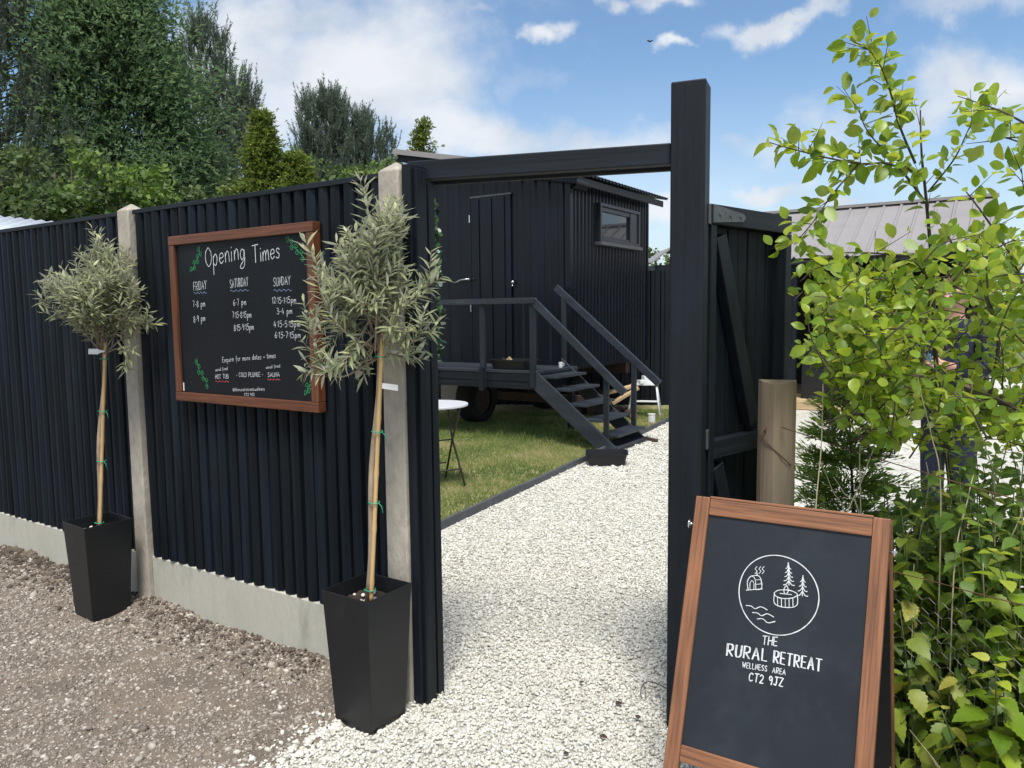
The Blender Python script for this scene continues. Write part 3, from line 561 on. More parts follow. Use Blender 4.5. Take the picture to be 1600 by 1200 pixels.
_g('q', .42, 'c.36,.46 .16,.55 .03,.3 .14,.0 .32,.14', 'l.38,.52 .37,-.42 .48,-.3'); _g('r', .3, 'l.04,.5 .04,0', 'c.04,.3 .14,.52 .3,.48'); _g('s', .36, 'c.32,.46 .16,.56 .05,.42 .28,.2 .2,.0 .0,.06'); _g('t', .32, 'c.14,.85 .13,.1 .2,0 .32,.06', 'l0,.55 .3,.55'); _g('u', .42, 'c.03,.5 .05,.06 .2,0 .34,.2 .37,.5', 'c.37,.5 .36,.1 .44,.02'); _g('w', .56, 'c.02,.5 .08,.02 .2,.1 .27,.42 .34,.05 .46,.05 .54,.5')
_g('y', .42, 'c.03,.5 .08,.1 .22,.1 .36,.5', 'c.38,.5 .3,-.2 .1,-.42 .0,-.3'); _g('@', .8, 'c.5,.5 .32,.56 .24,.3 .34,.14 .5,.26 .54,.52 .56,.2 .7,.2 .76,.5 .5,.86 .1,.7 .05,.2 .3,-.08 .62,-.02')
def smooth(pts, seg=6):
    if len(pts) < 3: return pts
    o = []; n = len(pts)
    for i in range(n - 1):
        p0, p1, p2, p3 = (np.array(pts[max(i - 1, 0)]), np.array(pts[i]), np.array(pts[i + 1]), np.array(pts[min(i + 2, n - 1)]))
        for k in range(seg):
            t = k / seg; o.append(tuple(.5 * ((2 * p1) + (-p0 + p2) * t + (2 * p0 - 5 * p1 + 4 * p2 - p3) * t * t + (-p0 + 3 * p1 - 3 * p2 + p3) * t ** 3)))
    o.append(pts[-1]); return o
def ribbon(mb, pts, w, y, jit=.25):
    w = w * .68
    P = np.array(pts, float)
    if len(P) < 2: return
    k = len(P); V = []
    for i in range(k):
        d = P[min(i + 1, k - 1)] - P[max(i - 1, 0)]; d /= np.linalg.norm(d) + 1e-9; nn = np.array([-d[1], d[0]]); ww = w / 2 * (1 + rng.uniform(-jit, jit)); e = d * w * .35 * (-1 if i == 0 else 1 if i == k - 1 else 0)
        for s in (1, -1): V.append((P[i][0] + e[0] + nn[0] * ww * s, y - .0002 * random.random(), P[i][1] + e[1] + nn[1] * ww * s))
    mb.add(V, [(2 * i, 2 * i + 1, 2 * i + 3, 2 * i + 2) for i in range(k - 1)])
def text_w(s, tr): return sum(GL[c][0] + tr for c in s) - tr
def write(mb, s, a, b, h, w, y, tr=.16, hand=.025):
    """write s on the local xz plane from a to b (baseline ends), cap height h"""
    a = np.array(a, float); b = np.array(b, float); W_ = text_w(s, tr); ux = (b - a) / W_; uz = np.array([0, h]); x = 0
    for c in s:
        gw, st = GL[c]; j = rng.normal(0, hand, 2); sk = rng.normal(0, .02)
        for cur, pts in st:
            q = smooth(pts) if cur else [p for i in range(len(pts) - 1) for p in (pts[i], ((pts[i][0] + pts[i + 1][0]) / 2, (pts[i][1] + pts[i + 1][1]) / 2))] + [pts[-1]]
            ribbon(mb, [a + ux * (x + p[0] + sk * p[1] + j[0] * .5) + uz * (p[1] + j[1]) for p in q], w, y)
        x += gw + tr
def wavy(mb, a, b, w, y, amp, n):
    a = np.array(a); b = np.array(b); ribbon(mb, [a + (b - a) * t + np.array([0, amp * math.sin(t * n * 6.283)]) for t in np.linspace(0, 1, n * 8 + 1)], w, y)
# ------------------------------------------------------------ opening-times chalkboard on the fence
BY = -.060                                             # front face of the board, in front of the fence boards
t = thing('opening_times_board', 'large black chalkboard of opening times in a red-brown wooden frame, screwed to the fence', 'chalkboard', P0 + EX * -.909 + np.array([0, 0, 1.1]), GRZ)
bx0, bx1, bz0, bz1 = -1.402 + .909, -.418 + .909, 1.124 - 1.1, 1.898 - 1.1; fw = .042
MB().box((bx0 + .02, BY, bz0 + .02), (bx1 - .02, BY + .016, bz1 - .02)).build('writing_panel', m_chalkb, t)
for nm, a, c in (('frame_rail', (bx0, bz1 - fw), (bx1, bz1)), ('frame_rail', (bx0, bz0), (bx1, bz0 + fw))): MB().box((a[0], BY - .014, a[1]), (c[0], BY + .030, c[1])).build(nm, m_rframe, t, bevel=.003)
for nm, a, c in (('frame_stile', (bx0, bz0 + fw + .0006), (bx0 + fw, bz1 - fw - .0006)), ('frame_stile', (bx1 - fw, bz0 + fw + .0006), (bx1, bz1 - fw - .0006))): MB().box((a[0], BY - .0125, a[1]), (c[0], BY + .030, c[1])).build(nm, m_rframez, t, bevel=.003)
def fb(px, py): x, z = on_fence(px, py, BY); return np.array([x + .909, z - 1.1])
def line_on(mb, s, x0, y0, x1, y1, hpx, w=.0045, tr=.16, wid=None):
    a, b = fb(x0, y0), fb(x1, y1); h = fb(x0, y0 - hpx)[1] - a[1]; write(mb, s, a, b, h, w, BY - .0012, tr)
def part_line(nm, m, *args, **k):
    mb = MB(); line_on(mb, *args, **k); mb.build(nm, m, t)
for w_ in (('Opening', 322, 417, 383, 404, 29, .0052, .13), ('Times', 396, 411, 438, 402, 27, .0052, .13)): part_line('title_lettering', m_chalk, *w_)
for w_ in (('FRIDAY', 303, 454, 323, 451, 13, .0032, .2), ('SATURDAY', 360, 450, 388, 446, 13, .0032, .2), ('SUNDAY', 428, 447, 454, 444, 13, .0032, .2)): part_line('day_lettering', m_chalk, *w_)
for x0, y0, x1, y1 in ((303, 458, 323, 457), (360, 455, 389, 453), (428, 454, 456, 453)):
    b = MB(); wavy(b, fb(x0, y0), fb(x1, y1), .0026, BY - .0011, .004, 4); b.build('underline', m_chalkbl, t)
for s, x0, y0, x1, y1 in (('7-8 pm', 302, 480, 321, 479), ('8-9 pm', 303, 504, 321, 501), ('6-7 pm', 365, 478, 385, 476), ('7:15-8:15pm', 364, 497, 393, 496), ('8:15-9:15pm', 366, 517, 397, 515), ('12:15-1:15pm', 426, 474, 463, 473), ('3-4 pm', 433, 491, 457, 490), ('4:15-5:15pm', 428, 511, 469, 511), ('6:15-7:15pm', 430, 528, 470, 528)): part_line('times_lettering', m_chalk, s, x0, y0, x1, y1, 9.5, .0030, .2)
for w_ in (('Enquire for more dates + times', 348, 566, 431, 559, 8, .0025, .15), ('wood fired', 337, 580, 356, 578, 5, .002, .14), ('HOT TUB', 337, 592, 357, 591, 6.5, .0026, .18), ('* COLD PLUNGE *', 370, 589, 411, 588, 6.5, .0026, .18), ('wood fired', 416, 576, 438, 574, 5, .002, .14), ('SAUNA', 419, 589, 437, 588, 6.5, .0026, .18), ('@theruralretreat.wellness', 364, 611, 414, 610, 5, .002, .15), ('CT2 9JZ', 382, 618.5, 398, 618.5, 4.2, .0022, .18)): part_line('small_lettering', m_chalk, *w_)
for a_, c_ in (((337, 596), (358, 596)), ((418, 593), (438, 593))):
    b = MB(); wavy(b, fb(*a_), fb(*c_), .0026, BY - .0011, .003, 4); b.build('red_underline', m_chalkr, t)
def sprig(pts):
    m = MB(); P = smooth([tuple(fb(*p)) for p in pts], 5); ribbon(m, P, .0028, BY - .0012)
    for i in range(1, len(P) - 1, 2):
        d = np.array(P[i + 1]) - np.array(P[i]); d /= np.linalg.norm(d); s = 1 if (i // 2) % 2 else -1; nn = np.array([-d[1], d[0]]) * s; c = np.array(P[i]) + nn * .011 + d * .008
        ribbon(m, [c + (d * math.cos(q) + nn * math.sin(q) * .55) * .0105 for q in np.linspace(0, 6.3, 9)], .0020, BY - .0012)
    m.build('green_sprig_drawing', m_chalkg, t)
sprig([(312, 385), (311, 400), (305, 412), (300, 424)]); sprig([(450, 368), (456, 382), (466, 392), (476, 404)]); sprig([(308, 560), (311, 578), (319, 590), (326, 605)]); sprig([(497, 588), (490, 597), (482, 604), (480, 615)])
b = MB(); b.box((bx0 + fw + .006, BY - .003, bz0 + fw + .006), (bx0 + fw + .012, BY - .0005, bz0 + fw + .045)); b.build('paper_label', m_tag, t)

# ------------------------------------------------------------ A-board
AT = np.array([.553, 2.281, .966]); ATH = .567; AW = .532; AS = .345; AL = math.hypot(.966, AS)
_ar = np.array([math.cos(ATH), -math.sin(ATH), 0]); _ab = AT + AS * np.array([-math.sin(ATH), -math.cos(ATH), 0]); _ab[2] = 0; _ad = (_ab - AT) / AL; _an = np.cross(_ar, _ad)
def ap(px, py):                                        # photo pixel -> panel (x right, z up from the foot)
    d = ray(px, py); q = CAM + d * (((AT - CAM) @ _an) / (d @ _an)) - AT; return np.array([q @ _ar, AL - q @ _ad])
t = thing('pavement_sign', 'A-shaped pavement chalkboard in an oiled wood frame standing on the gravel', 'A-board sign', (AT[0], AT[1], 0), -ATH)
an = math.asin(AS / AL)
def panel(o, front): o.rotation_euler = (-an if front else an, 0, 0); o.location = (0, -AS if front else AS + .034, 0); return o
sw = .043
panel(MB().box((0, 0, 0), (sw, .024, AL)).build('front_stile', m_aframez, t, bevel=.003), True)
panel(MB().box((AW - sw, 0, 0), (AW, .024, AL)).build('front_stile', m_aframez, t, bevel=.003), True)
panel(MB().box((sw + .0006, .001, AL - .052), (AW - sw - .0006, .023, AL - .004)).build('front_rail', m_aframe, t, bevel=.003), True)
panel(MB().box((sw + .0006, .001, AL - .745), (AW - sw - .0006, .023, AL - .700)).build('front_rail', m_aframe, t, bevel=.003), True)
panel(MB().box((sw - .008, .008, AL - .706), (AW - sw + .008, .016, AL - .046)).build('writing_panel', m_chalka, t), True)
panel(MB().box((.0, -.024, 0), (sw, 0, AL - .012)).build('back_stile', m_aframez, t, bevel=.003), False)
panel(MB().box((AW - sw, -.024, 0), (AW, 0, AL - .012)).build('back_stile', m_aframez, t, bevel=.003), False)
panel(MB().box((sw, -.023, AL - .06), (AW - sw, -.001, AL - .012)).build('back_rail', m_aframe, t, bevel=.003), False)
panel(MB().box((sw, -.023, .28), (AW - sw, -.001, .325)).build('back_rail', m_aframe, t, bevel=.003), False)
bp = MB().box((.004, -.030, .06), (AW - .007, -.0245, AL - .05)); panel(bp.build('back_panel', m_chalkb, t), False)
panel(MB().box((sw, .001, AL - .0035), (AW - sw, .026, AL + .004)).build('top_batten', m_aframe, t, bevel=.002), True)
for x in (-.001, AW + .001):
    s = -1 if x < 0 else 1; b = MB()
    b.cyl((x, .012, AL - .085), .004, s * .018, 8, 0); 
    b.tube([(x + s * .012, .012 + .011 * math.cos(a), AL - .085 + .011 * math.sin(a)) for a in np.linspace(0, 6.283, 13)], .0028, 6)
    panel(b.build('wing_clip', m_steel, t, True), True)
YA = .0066
b = MB(); c0 = ap(1214, 929); rad = .1075
ribbon(b, [c0 + rad * np.array([math.cos(a), math.sin(a)]) * (1 + .012 * math.sin(3 * a + 1)) for a in np.linspace(-.5, 5.85, 60)], .0038, YA)
def px_stroke(pts, w=.0032, sm=True): q = [tuple(ap(*p)) for p in pts]; ribbon(b, smooth(q, 5) if sm else q, w, YA)
def fir(x, y0, y1, hw, n, skew=0):
    px_stroke([(x, y0), (x + skew, y1)], .0034, False)
    for i in range(n):
        f = (i + .6) / n; y = y0 + (y1 - y0) * f * .92; ww = hw * (.35 + .65 * f); xx = x + skew * f
        px_stroke([(xx - ww, y + 5), (xx - ww * .5, y + 4), (xx, y - 2)]); px_stroke([(xx + ww, y + 6), (xx + ww * .5, y + 5), (xx, y - 2)])
fir(1231, 879, 914, 9, 5, 1); fir(1254, 899, 931, 9, 4, -1)
for dx in (0, 6, 11): px_stroke([(1179 + dx, 896), (1182 + dx, 892), (1179 + dx, 889), (1182 + dx, 885)], .0024)
px_stroke([(1168, 921), (1167, 908), (1173, 900), (1179, 905), (1180, 921)]); px_stroke([(1173, 900), (1183, 899), (1188, 905), (1189, 919), (1180, 921)])
px_stroke([(1171, 920), (1171, 911), (1174, 907), (1177, 911), (1177, 921)], .0026); px_stroke([(1165, 922), (1190, 920)], .003, False); px_stroke([(1182, 899), (1182, 895)], .004, False)
for yy in (906, 913): px_stroke([(1181, yy), (1189, yy - 1)], .0024)
px_stroke([(1209, 926), (1216, 922), (1232, 922), (1245, 928), (1238, 934), (1222, 935), (1211, 931), (1209, 926)]); px_stroke([(1209, 927), (1209, 942), (1220, 948), (1236, 949), (1245, 944), (1245, 928)])
for x, y in ((1214, 933), (1220, 935), (1226, 936), (1232, 935.5), (1238, 934.5)): px_stroke([(x, y), (x + .3, y + 12.5)], .0026, False)
px_stroke([(1225, 927), (1224, 921), (1228, 915), (1231, 922), (1229, 927)]); px_stroke([(1218, 927), (1236, 929)], .0026, False)
for x, y in ((1165, 946), (1175, 957), (1182, 967)): px_stroke([(x, y), (x + 8, y + 1), (x + 14, y + 5), (x + 23, y + 2), (x + 33, y + 7)] if y < 960 else [(x, y), (x + 9, y), (x + 17, y + 6), (x + 28, y + 4)])
panel(b.build('chalk_logo', m_chalk, t), True)
b = MB()
def aline(s, x0, y0, x1, y1, hpx, w, tr=.18, dbl=False):
    a, c = ap(x0, y0), ap(x1, y1); h = ap(x0, y0 - hpx)[1] - a[1]; write(b, s, a, c, h, w, YA, tr, .015)
    if dbl: write(b, s, a + np.array([.0022, 0]), c + np.array([.0022, 0]), h, w, YA - .0003, tr, .012)
for w_ in (('THE', 1190, 1007, 1213, 1009, 13.5, .0036, .2), ('RURAL', 1134, 1024, 1196, 1033, 18.5, .0034, .3, True), ('RETREAT', 1207, 1035, 1281, 1049, 18.5, .0034, .3, True), ('WELLNESS', 1159, 1043, 1197, 1049, 8.5, .0027, .3), ('AREA', 1206, 1051, 1226, 1054.5, 8.5, .0027, .3), ('CT2 9JZ', 1169, 1064, 1222, 1073, 13, .0042, .24)):
    b = MB(); aline(*w_); panel(b.build('chalk_lettering', m_chalk, t), True)
#@@OBJ
# ------------------------------------------------------------ planters and olive trees
def planter(x, y, rz, label):
    t = thing('tall_planter', label, 'planter', (x, y, -.012), rz, 'tapered black planters'); b = MB(); H_ = .520
    def ring(h, s): return [(-s, -s, h), (s, -s, h), (s, s, h), (-s, s, h)]
    V = ring(0, .092) + ring(H_, .1175) + ring(H_, .1135) + ring(H_ - .10, .109)
    F = [(3, 2, 1, 0)] + [(4 * k + i, 4 * k + (i + 1) % 4, 4 * k + 4 + (i + 1) % 4, 4 * k + 4 + i) for k in range(3) for i in range(4)]
    b.add(V, F); b.build('body', m_plant, t, bevel=.002)
    g = 14; s = .1085; V = [(-s + 2 * s * i / g, -s + 2 * s * j / g, H_ - .062 + .012 * mnoise.noise((i * .5 + x, j * .5, 0)) + rng.uniform(-.004, .004)) for i in range(g + 1) for j in range(g + 1)]
    MB().add(V, [(i * (g + 1) + j, (i + 1) * (g + 1) + j, (i + 1) * (g + 1) + j + 1, i * (g + 1) + j + 1) for i in range(g) for j in range(g)]).build('soil', m_soil, t, True)
    st = np.stack([rng.uniform(-.09, .09, 26), rng.uniform(-.09, .09, 26), np.full(26, H_ - .055)], 1)
    o = stones('topdressing_stones', st, np.full(26, .02) * np.exp(rng.normal(0, .35, 26)), m_ply); o.parent = t
planter(-.552, 2.80, GRZ, 'tall tapered black planter nearest the gateway, its foot in the white chippings')
planter(-2.10, 3.80, R_(-37), 'tall tapered black planter standing on brown dirt by the fence, left of the chalkboard')
def crown_twigs(tips, root, depth_jit, extra, ctr, rad, n_leaf, sag=.02):
    """list of twig polylines from near the stem top out to the tips"""
    tw = []
    T = [at(px, py, Y) for px, py, Y in tips]; T = [ctr + (q - ctr) * np.array([.76, .9, .98]) for q in T]
    for k in range(extra):
        d = rand_dir(1)[0]; d[2] = abs(d[2]) * .9 - .25; T.append(ctr + d * rad * rng.uniform(.55, 1.0))
    for q in T:
        h = rng.uniform(.0, 1.0); s = root + (ctr - root) * h * .9 + rng.normal(0, .02, 3)
        mid = (s + q) / 2 + np.array([0, 0, -.12 * np.linalg.norm((q - s)[:2])]) + rng.normal(0, .02, 3)
        tw.append([(1 - u) ** 2 * s + 2 * u * (1 - u) * mid + u * u * q for u in np.linspace(0, 1, 9)])
    return tw
def olive(name_label, base, top, tips, ctr, rad, extra, side_tips, leaf_len, dens, seed):
    global rng
    rng = np.random.default_rng(seed)
    base = np.array(base); t = thing('olive_tree', name_label, 'olive tree', base, 0, 'standard olive trees in planters')
    root = np.array(top) - base; ctr = np.array(ctr) - base
    ks = np.linspace(0, 1, 12); stem = [root * k + np.array([.006 * math.sin(k * 9), .006 * math.cos(k * 7), 0]) for k in ks] + [root * .8 + ctr * .2 + np.array([0, 0, .1])]
    MB().tube(stem, [.0125 - .003 * k for k in np.linspace(0, 1, 13)], 9).build('trunk', m_bark, t, True)
    cx = np.array([.016, -.014, 0]); cane = MB(); cp = [cx * (1 - .3 * k) + root * k * 1.06 for k in np.linspace(0, 1, 40)]
    cane.tube(cp, [.0082 + (.0016 if i % 8 == 3 else 0) for i in range(40)], 8); cane.build('bamboo_cane', m_cane, t, True)
    for k in (.05, .40, .68, .97):
        c = root * k + cx * .5; b = MB(); b.tube([c + np.array([.021 * math.cos(a), .019 * math.sin(a), .002 * math.sin(2 * a)]) for a in np.linspace(0, 6.283, 15)], .0022, 5)
        if k in (.40, .68): b.tube([c + np.array([.02, -.012, 0]), c + np.array([.032, -.018, -.012]), c + np.array([.036, -.020, -.035])], .0016, 5)
        b.build('tie', m_tie, t, True)
    tw = crown_twigs(tips, root + base, .1, 0, ctr + base, rad, 0); tw += crown_twigs([], root + base, .1, extra, ctr + base, rad, 0); tw += [list(smooth([tuple(at(*p)) for p in q], 4)) for q in side_tips]
    wood = MB(); P, X, Nn, sc, r = [], [], [], [], []
    for q in tw:
        q = [np.array(p) - base for p in q]; wood.tube(q, list(np.linspace(.0042, .0011, len(q))), 5)
        # side shoots
        sh = [q]
        for j in range(3):
            i = int(rng.integers(len(q) // 2, len(q) - 1)); d = nrm(q[i + 1 if i + 1 < len(q) else i] - q[i - 1]) + rand_dir(1)[0] * .75; d[2] += .25; d = nrm(d); ln = rng.uniform(.05, .12)
            s2 = [q[i] + d * ln * u + np.array([0, 0, .02 * u * u]) for u in np.linspace(0, 1, 5)]; sh.append(s2); wood.tube(s2, [.0016, .0014, .0012, .001, .0008], 4)
        for s2 in sh:
            L_ = sum(np.linalg.norm(s2[i + 1] - s2[i]) for i in range(len(s2) - 1)); n = int(L_ * dens); a = rng.uniform(0, 6.28)
            for k in range(n):
                u = (.30 + .70 * (k + .5) / n) if s2 is q else (k + .5) / n; f = u * (len(s2) - 1); i = min(int(f), len(s2) - 2); p = s2[i] + (s2[i + 1] - s2[i]) * (f - i); d = nrm(s2[i + 1] - s2[i])
                a += 1.57 if k % 2 == 0 else 0; u1 = nrm(np.cross(d, (0, 0, 1) if abs(d[2]) < .9 else (1, 0, 0))); u2 = np.cross(d, u1); sgn = 1 if k % 2 else -1
                o = (math.cos(a) * u1 + math.sin(a) * u2) * sgn; X.append(d * rng.uniform(.5, 1.1) + o + rng.normal(0, .15, 3)); Nn.append(np.array([0, 0, 1.0]) * .8 + d * .6 + rng.normal(0, .35, 3))
                P.append(p); l = leaf_len * rng.uniform(.6, 1.15) * (1 - .35 * max(0, u - .8) / .2); sc.append((l, l * rng.uniform(.8, 1.25), l * rng.uniform(-.6, 2.6))); r.append(np.clip(rng.beta(2, 3) + .35 * max(0, u - .75) + (.18 if p[2] > ctr[2] + .12 else 0), 0, 1))  # leaf tone random, shifted paler at shoot tips and in the crown top
    wood.build('branches', m_twig, t, True)
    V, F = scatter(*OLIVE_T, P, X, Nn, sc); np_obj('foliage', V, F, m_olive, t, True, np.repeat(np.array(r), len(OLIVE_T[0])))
    return t, root
Y1 = 2.80
def jit(tips, Y, s, rg=np.random.default_rng(3)): return [(x, y, Y + rg.uniform(-s, s * .8)) for x, y in tips]
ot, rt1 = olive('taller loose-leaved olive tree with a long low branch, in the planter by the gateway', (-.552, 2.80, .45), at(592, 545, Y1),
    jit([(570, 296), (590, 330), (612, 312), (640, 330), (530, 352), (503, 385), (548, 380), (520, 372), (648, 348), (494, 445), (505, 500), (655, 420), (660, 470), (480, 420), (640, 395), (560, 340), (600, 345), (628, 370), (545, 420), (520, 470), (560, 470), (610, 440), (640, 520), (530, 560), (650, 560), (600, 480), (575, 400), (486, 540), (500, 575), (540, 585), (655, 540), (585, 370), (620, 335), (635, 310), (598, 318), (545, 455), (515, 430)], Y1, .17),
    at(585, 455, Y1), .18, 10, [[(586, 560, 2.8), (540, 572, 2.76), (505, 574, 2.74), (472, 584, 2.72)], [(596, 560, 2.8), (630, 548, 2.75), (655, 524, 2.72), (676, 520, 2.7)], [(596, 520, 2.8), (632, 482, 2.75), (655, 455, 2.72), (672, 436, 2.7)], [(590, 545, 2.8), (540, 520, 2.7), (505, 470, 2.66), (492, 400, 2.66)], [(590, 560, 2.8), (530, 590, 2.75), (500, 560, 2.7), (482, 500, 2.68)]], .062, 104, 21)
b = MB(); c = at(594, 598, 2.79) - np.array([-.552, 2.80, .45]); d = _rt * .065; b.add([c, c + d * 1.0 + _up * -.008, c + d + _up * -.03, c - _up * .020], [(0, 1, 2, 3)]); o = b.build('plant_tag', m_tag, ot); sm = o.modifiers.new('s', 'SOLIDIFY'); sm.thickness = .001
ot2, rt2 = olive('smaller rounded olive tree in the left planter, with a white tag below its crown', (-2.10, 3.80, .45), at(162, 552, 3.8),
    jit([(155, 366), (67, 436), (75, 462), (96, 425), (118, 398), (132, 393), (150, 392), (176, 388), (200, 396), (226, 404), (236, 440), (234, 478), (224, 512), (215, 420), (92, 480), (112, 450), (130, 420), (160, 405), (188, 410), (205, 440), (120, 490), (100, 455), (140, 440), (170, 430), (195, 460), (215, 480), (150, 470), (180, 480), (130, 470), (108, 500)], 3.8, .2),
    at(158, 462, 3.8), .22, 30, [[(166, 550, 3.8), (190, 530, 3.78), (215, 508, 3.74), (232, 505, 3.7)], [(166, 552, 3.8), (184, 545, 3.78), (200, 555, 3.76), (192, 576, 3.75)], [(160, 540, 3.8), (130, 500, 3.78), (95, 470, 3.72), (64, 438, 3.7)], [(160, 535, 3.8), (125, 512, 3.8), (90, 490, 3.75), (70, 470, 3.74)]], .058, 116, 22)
b = MB(); c = at(138, 545, 3.76) - np.array([-2.10, 3.80, .45]); d = _rt * .062; b.add([c, c + d * .75, c + d * .9 - _up * .006, c + d * 1.3 - _up * .009, c + d * 1.3 - _up * .015, c + d * .9 - _up * .02, c + d * .75 - _up * .027, c - _up * .026], [(0, 7, 6, 5, 4, 3, 2, 1)]); o = b.build('plant_tag', m_tag, ot2); sm = o.modifiers.new('s', 'SOLIDIFY'); sm.thickness = .001
rng = np.random.default_rng(11)

# ------------------------------------------------------------ hut on wheels
def corrugated(mb, p, q, z0, z1f, pitch, depth, nrm_y, flip=1):
    """box-profile sheet from plan point p to q (local), bottom z0, top z1f(s)"""
    p = np.array(p, float); q = np.array(q, float); L_ = np.linalg.norm(q - p); d = (q - p) / L_; nn = np.array(nrm_y, float); prof = []
    s = 0
    while s < L_:
        for f, o in ((0, 0), (.50, 0), (.60, 1), (.90, 1)): prof.append((min(s + f * pitch, L_), o))
        s += pitch
    prof.append((L_, 0)); V = []
    for s, o in prof:
        c = p + d * s + nn * depth * o; V += [(c[0], c[1], z0), (c[0], c[1], z1f(s))]
    mb.add(V, [(2 * i, 2 * i + 2, 2 * i + 3, 2 * i + 1)[::flip] for i in range(len(prof) - 1)])
hut = thing('hut', 'black corrugated hut on wheels with a narrow side window and timber steps at its door', 'hut', HC, GRZ)
HW, HD = 2.52, 2.37
def hz(x): return 3.22 - x * .205 if x <= 0 else 3.22
b = MB(); b.add([(-HW, 0, .80), (0, 0, .80), (0, 0, hz(0)), (-HW, 0, hz(-HW)), (-HW, HD, .80), (0, HD, .80), (0, HD, hz(0)), (-HW, HD, hz(-HW))], [(0, 1, 2, 3), (1, 5, 6, 2), (5, 4, 7, 6), (4, 0, 3, 7), (0, 4, 5, 1), (3, 2, 6, 7)]); 
b.build('wall', m_bmetal, hut)
b = MB(); corrugated(b, (-HW, -.004, 0)[:2], (-.05, -.004), .80, lambda s: hz(-HW + s) - .002, .205, .024, (0, -1)); b.build('front_cladding', m_bmetal, hut)
b = MB(); corrugated(b, (.004, .05), (.004, HD), .80, lambda s: 3.20, .098, .020, (1, 0)); b.build('side_cladding', m_bmetal, hut)
MB().box((-.05, -.032, .79), (.030, .048, 3.19)).build('corner_flashing', m_bmetal, hut, bevel=.003)
MB().box((-.04, HD - .03, .79), (.030, HD + .012, 3.19)).build('corner_flashing', m_bmetal, hut, bevel=.003)
# door leaves on the front
for x0, x1, nm in ((-1.50, -.86, 'door'), ):
    d_ = MB().box((x0, -.032, .86), (x1, -.0265, 3.07)); 
    s = x0 + .10
    while s < x1 - .05: d_.box((s, -.048, .88), (s + .035, -.0325, 3.05)); s += .205
    dr = d_.build('door', m_bmetal, hut)
    MB().box((x0 - .012, -.036, 3.072), (x1 + .012, -.026, 3.092)).build('frame', m_hinge, dr)
    hb = MB(); hb.tube([(x0 - .23, -.10, 1.93), (x0 - .22, -.115, 1.955), (x0 - .12, -.115, 1.985), (x0 + .01, -.105, 1.992)], .011, 8); hb.cyl((x0 - .01, -.105, 1.985), .014, .075, 10, 1); hb.build('handle', m_steel, dr, True)
    lb = MB(); lb.cyl((x1 + .03, -.06, 1.93), .020, .03, 12, 1); lb.cyl((x1 + .03, -.06, 1.885), .011, .03, 10, 1); lb.build('latch', m_steel, dr, True)
    for z in (1.55, 2.75): MB().box((x0 - .03, -.045, z), (x0 - .012, -.027, z + .10)).build('hinge', m_steel, dr)
# roof: corrugated mono-pitch sheet with overhang
b = MB(); y = -.16; ys = []
while y < HD + .28: ys += [(y, 0), (y + .045, 0), (y + .06, .03), (y + .085, .03)]; y += .10
V = []
for yy, o in ys: V += [(-HW - .22, yy, hz(-HW - .22) + .035 + o), (.20, yy, 3.22 - .20 * .205 + .035 + o), (.20, yy, 3.22 - .20 * .205 + .027 + o), (-HW - .22, yy, hz(-HW - .22) + .027 + o)]
b.add(V, [(4 * i, 4 * i + 1, 4 * i + 5, 4 * i + 4) for i in range(len(ys) - 1)] + [(4 * i + 3, 4 * i + 7, 4 * i + 6, 4 * i + 2) for i in range(len(ys) - 1)] + [(4 * i + 1, 4 * i + 2, 4 * i + 6, 4 * i + 5) for i in range(len(ys) - 1)] + [(4 * i, 4 * i + 4, 4 * i + 7, 4 * i + 3) for i in range(len(ys) - 1)])
rf = b.build('roof', m_bmetal, hut)
b = MB()
for k in range(5): b.box((.032, .05 + k * .53, 3.07), (.17, .09 + k * .53, 3.19))
MB().box((.168, -.10, 3.09), (.182, HD + .20, 3.18)).build('fascia', m_inner, hut, bevel=.003)
MB().box((-HW - .2, -.13, hz(-HW) + .012 - .02), (-HW - .18, HD + .2, hz(-HW) + .06)).build('fascia', m_roofg, hut)
MB().bar((-HW - .21, -.105, hz(-HW - .2) - .04), (.17, -.105, 3.14), .022, .10).build('barge_board', m_bwoodx, hut)
MB().bar((-HW - .23, -.175, hz(-HW - .2) + .045), (.20, -.175, 3.225), .012, .07).build('roof_trim', m_roofg, hut)
g = MB(); V = []; n = 9
for yy in (-.17, .16):
    for rr in (.085, .079):
        for k in range(n): a = -.2 + 2.2 * k / (n - 1); V.append((.115 + rr * math.cos(a), yy, 3.12 - rr * math.sin(a) * 1.1))
g.add(V, [(o + k, o + k + 1, o + 2 * n + k + 1, o + 2 * n + k) for o in (0, n) for k in range(n - 1)]); g.build('corner_flashing', m_bmetal, hut, True)
# window
w0, w1, z0, z1 = .69, 1.95, 2.455, 2.965
MB().box((-.02, w0 + .05, z0 + .05), (.012, w1 - .05, z1 - .05)).build('reveal', m_winf, hut)
wn = MB().box((.0, w0, z1 - .045), (.085, w1, z1)).box((.0, w0, z0), (.085, w0 + .045, z1 - .046)).box((.0, w1 - .045, z0), (.085, w1, z1 - .046)).box((.0, w0 + .046, z0), (.085, w1 - .046, z0 + .045)).build('window', m_winf, hut, bevel=.004)
MB().box((.0, w0 - .03, z0 - .045), (.115, w1 + .03, z0 - .002)).build('sill', m_hinge, wn, bevel=.003)
MB().box((.028, w0 + .040, z0 + .04), (.033, w1 - .04, z1 - .04)).build('pane', m_glass, wn)
MB().box((.0335, w0 + .046, z1 - .105), (.058, w1 - .30, z1 - .047)).build('sash', m_winf, wn, bevel=.003)
MB().box((.0335, w1 - .30, z0 + .046), (.066, w1 - .046, z1 - .047)).build('blind_panel', m_winf, wn, bevel=.003)
MB().box((.0335, w0 + .046, z0 + .046), (.058, w1 - .301, z0 + .085)).build('sash', m_winf, wn, bevel=.003)
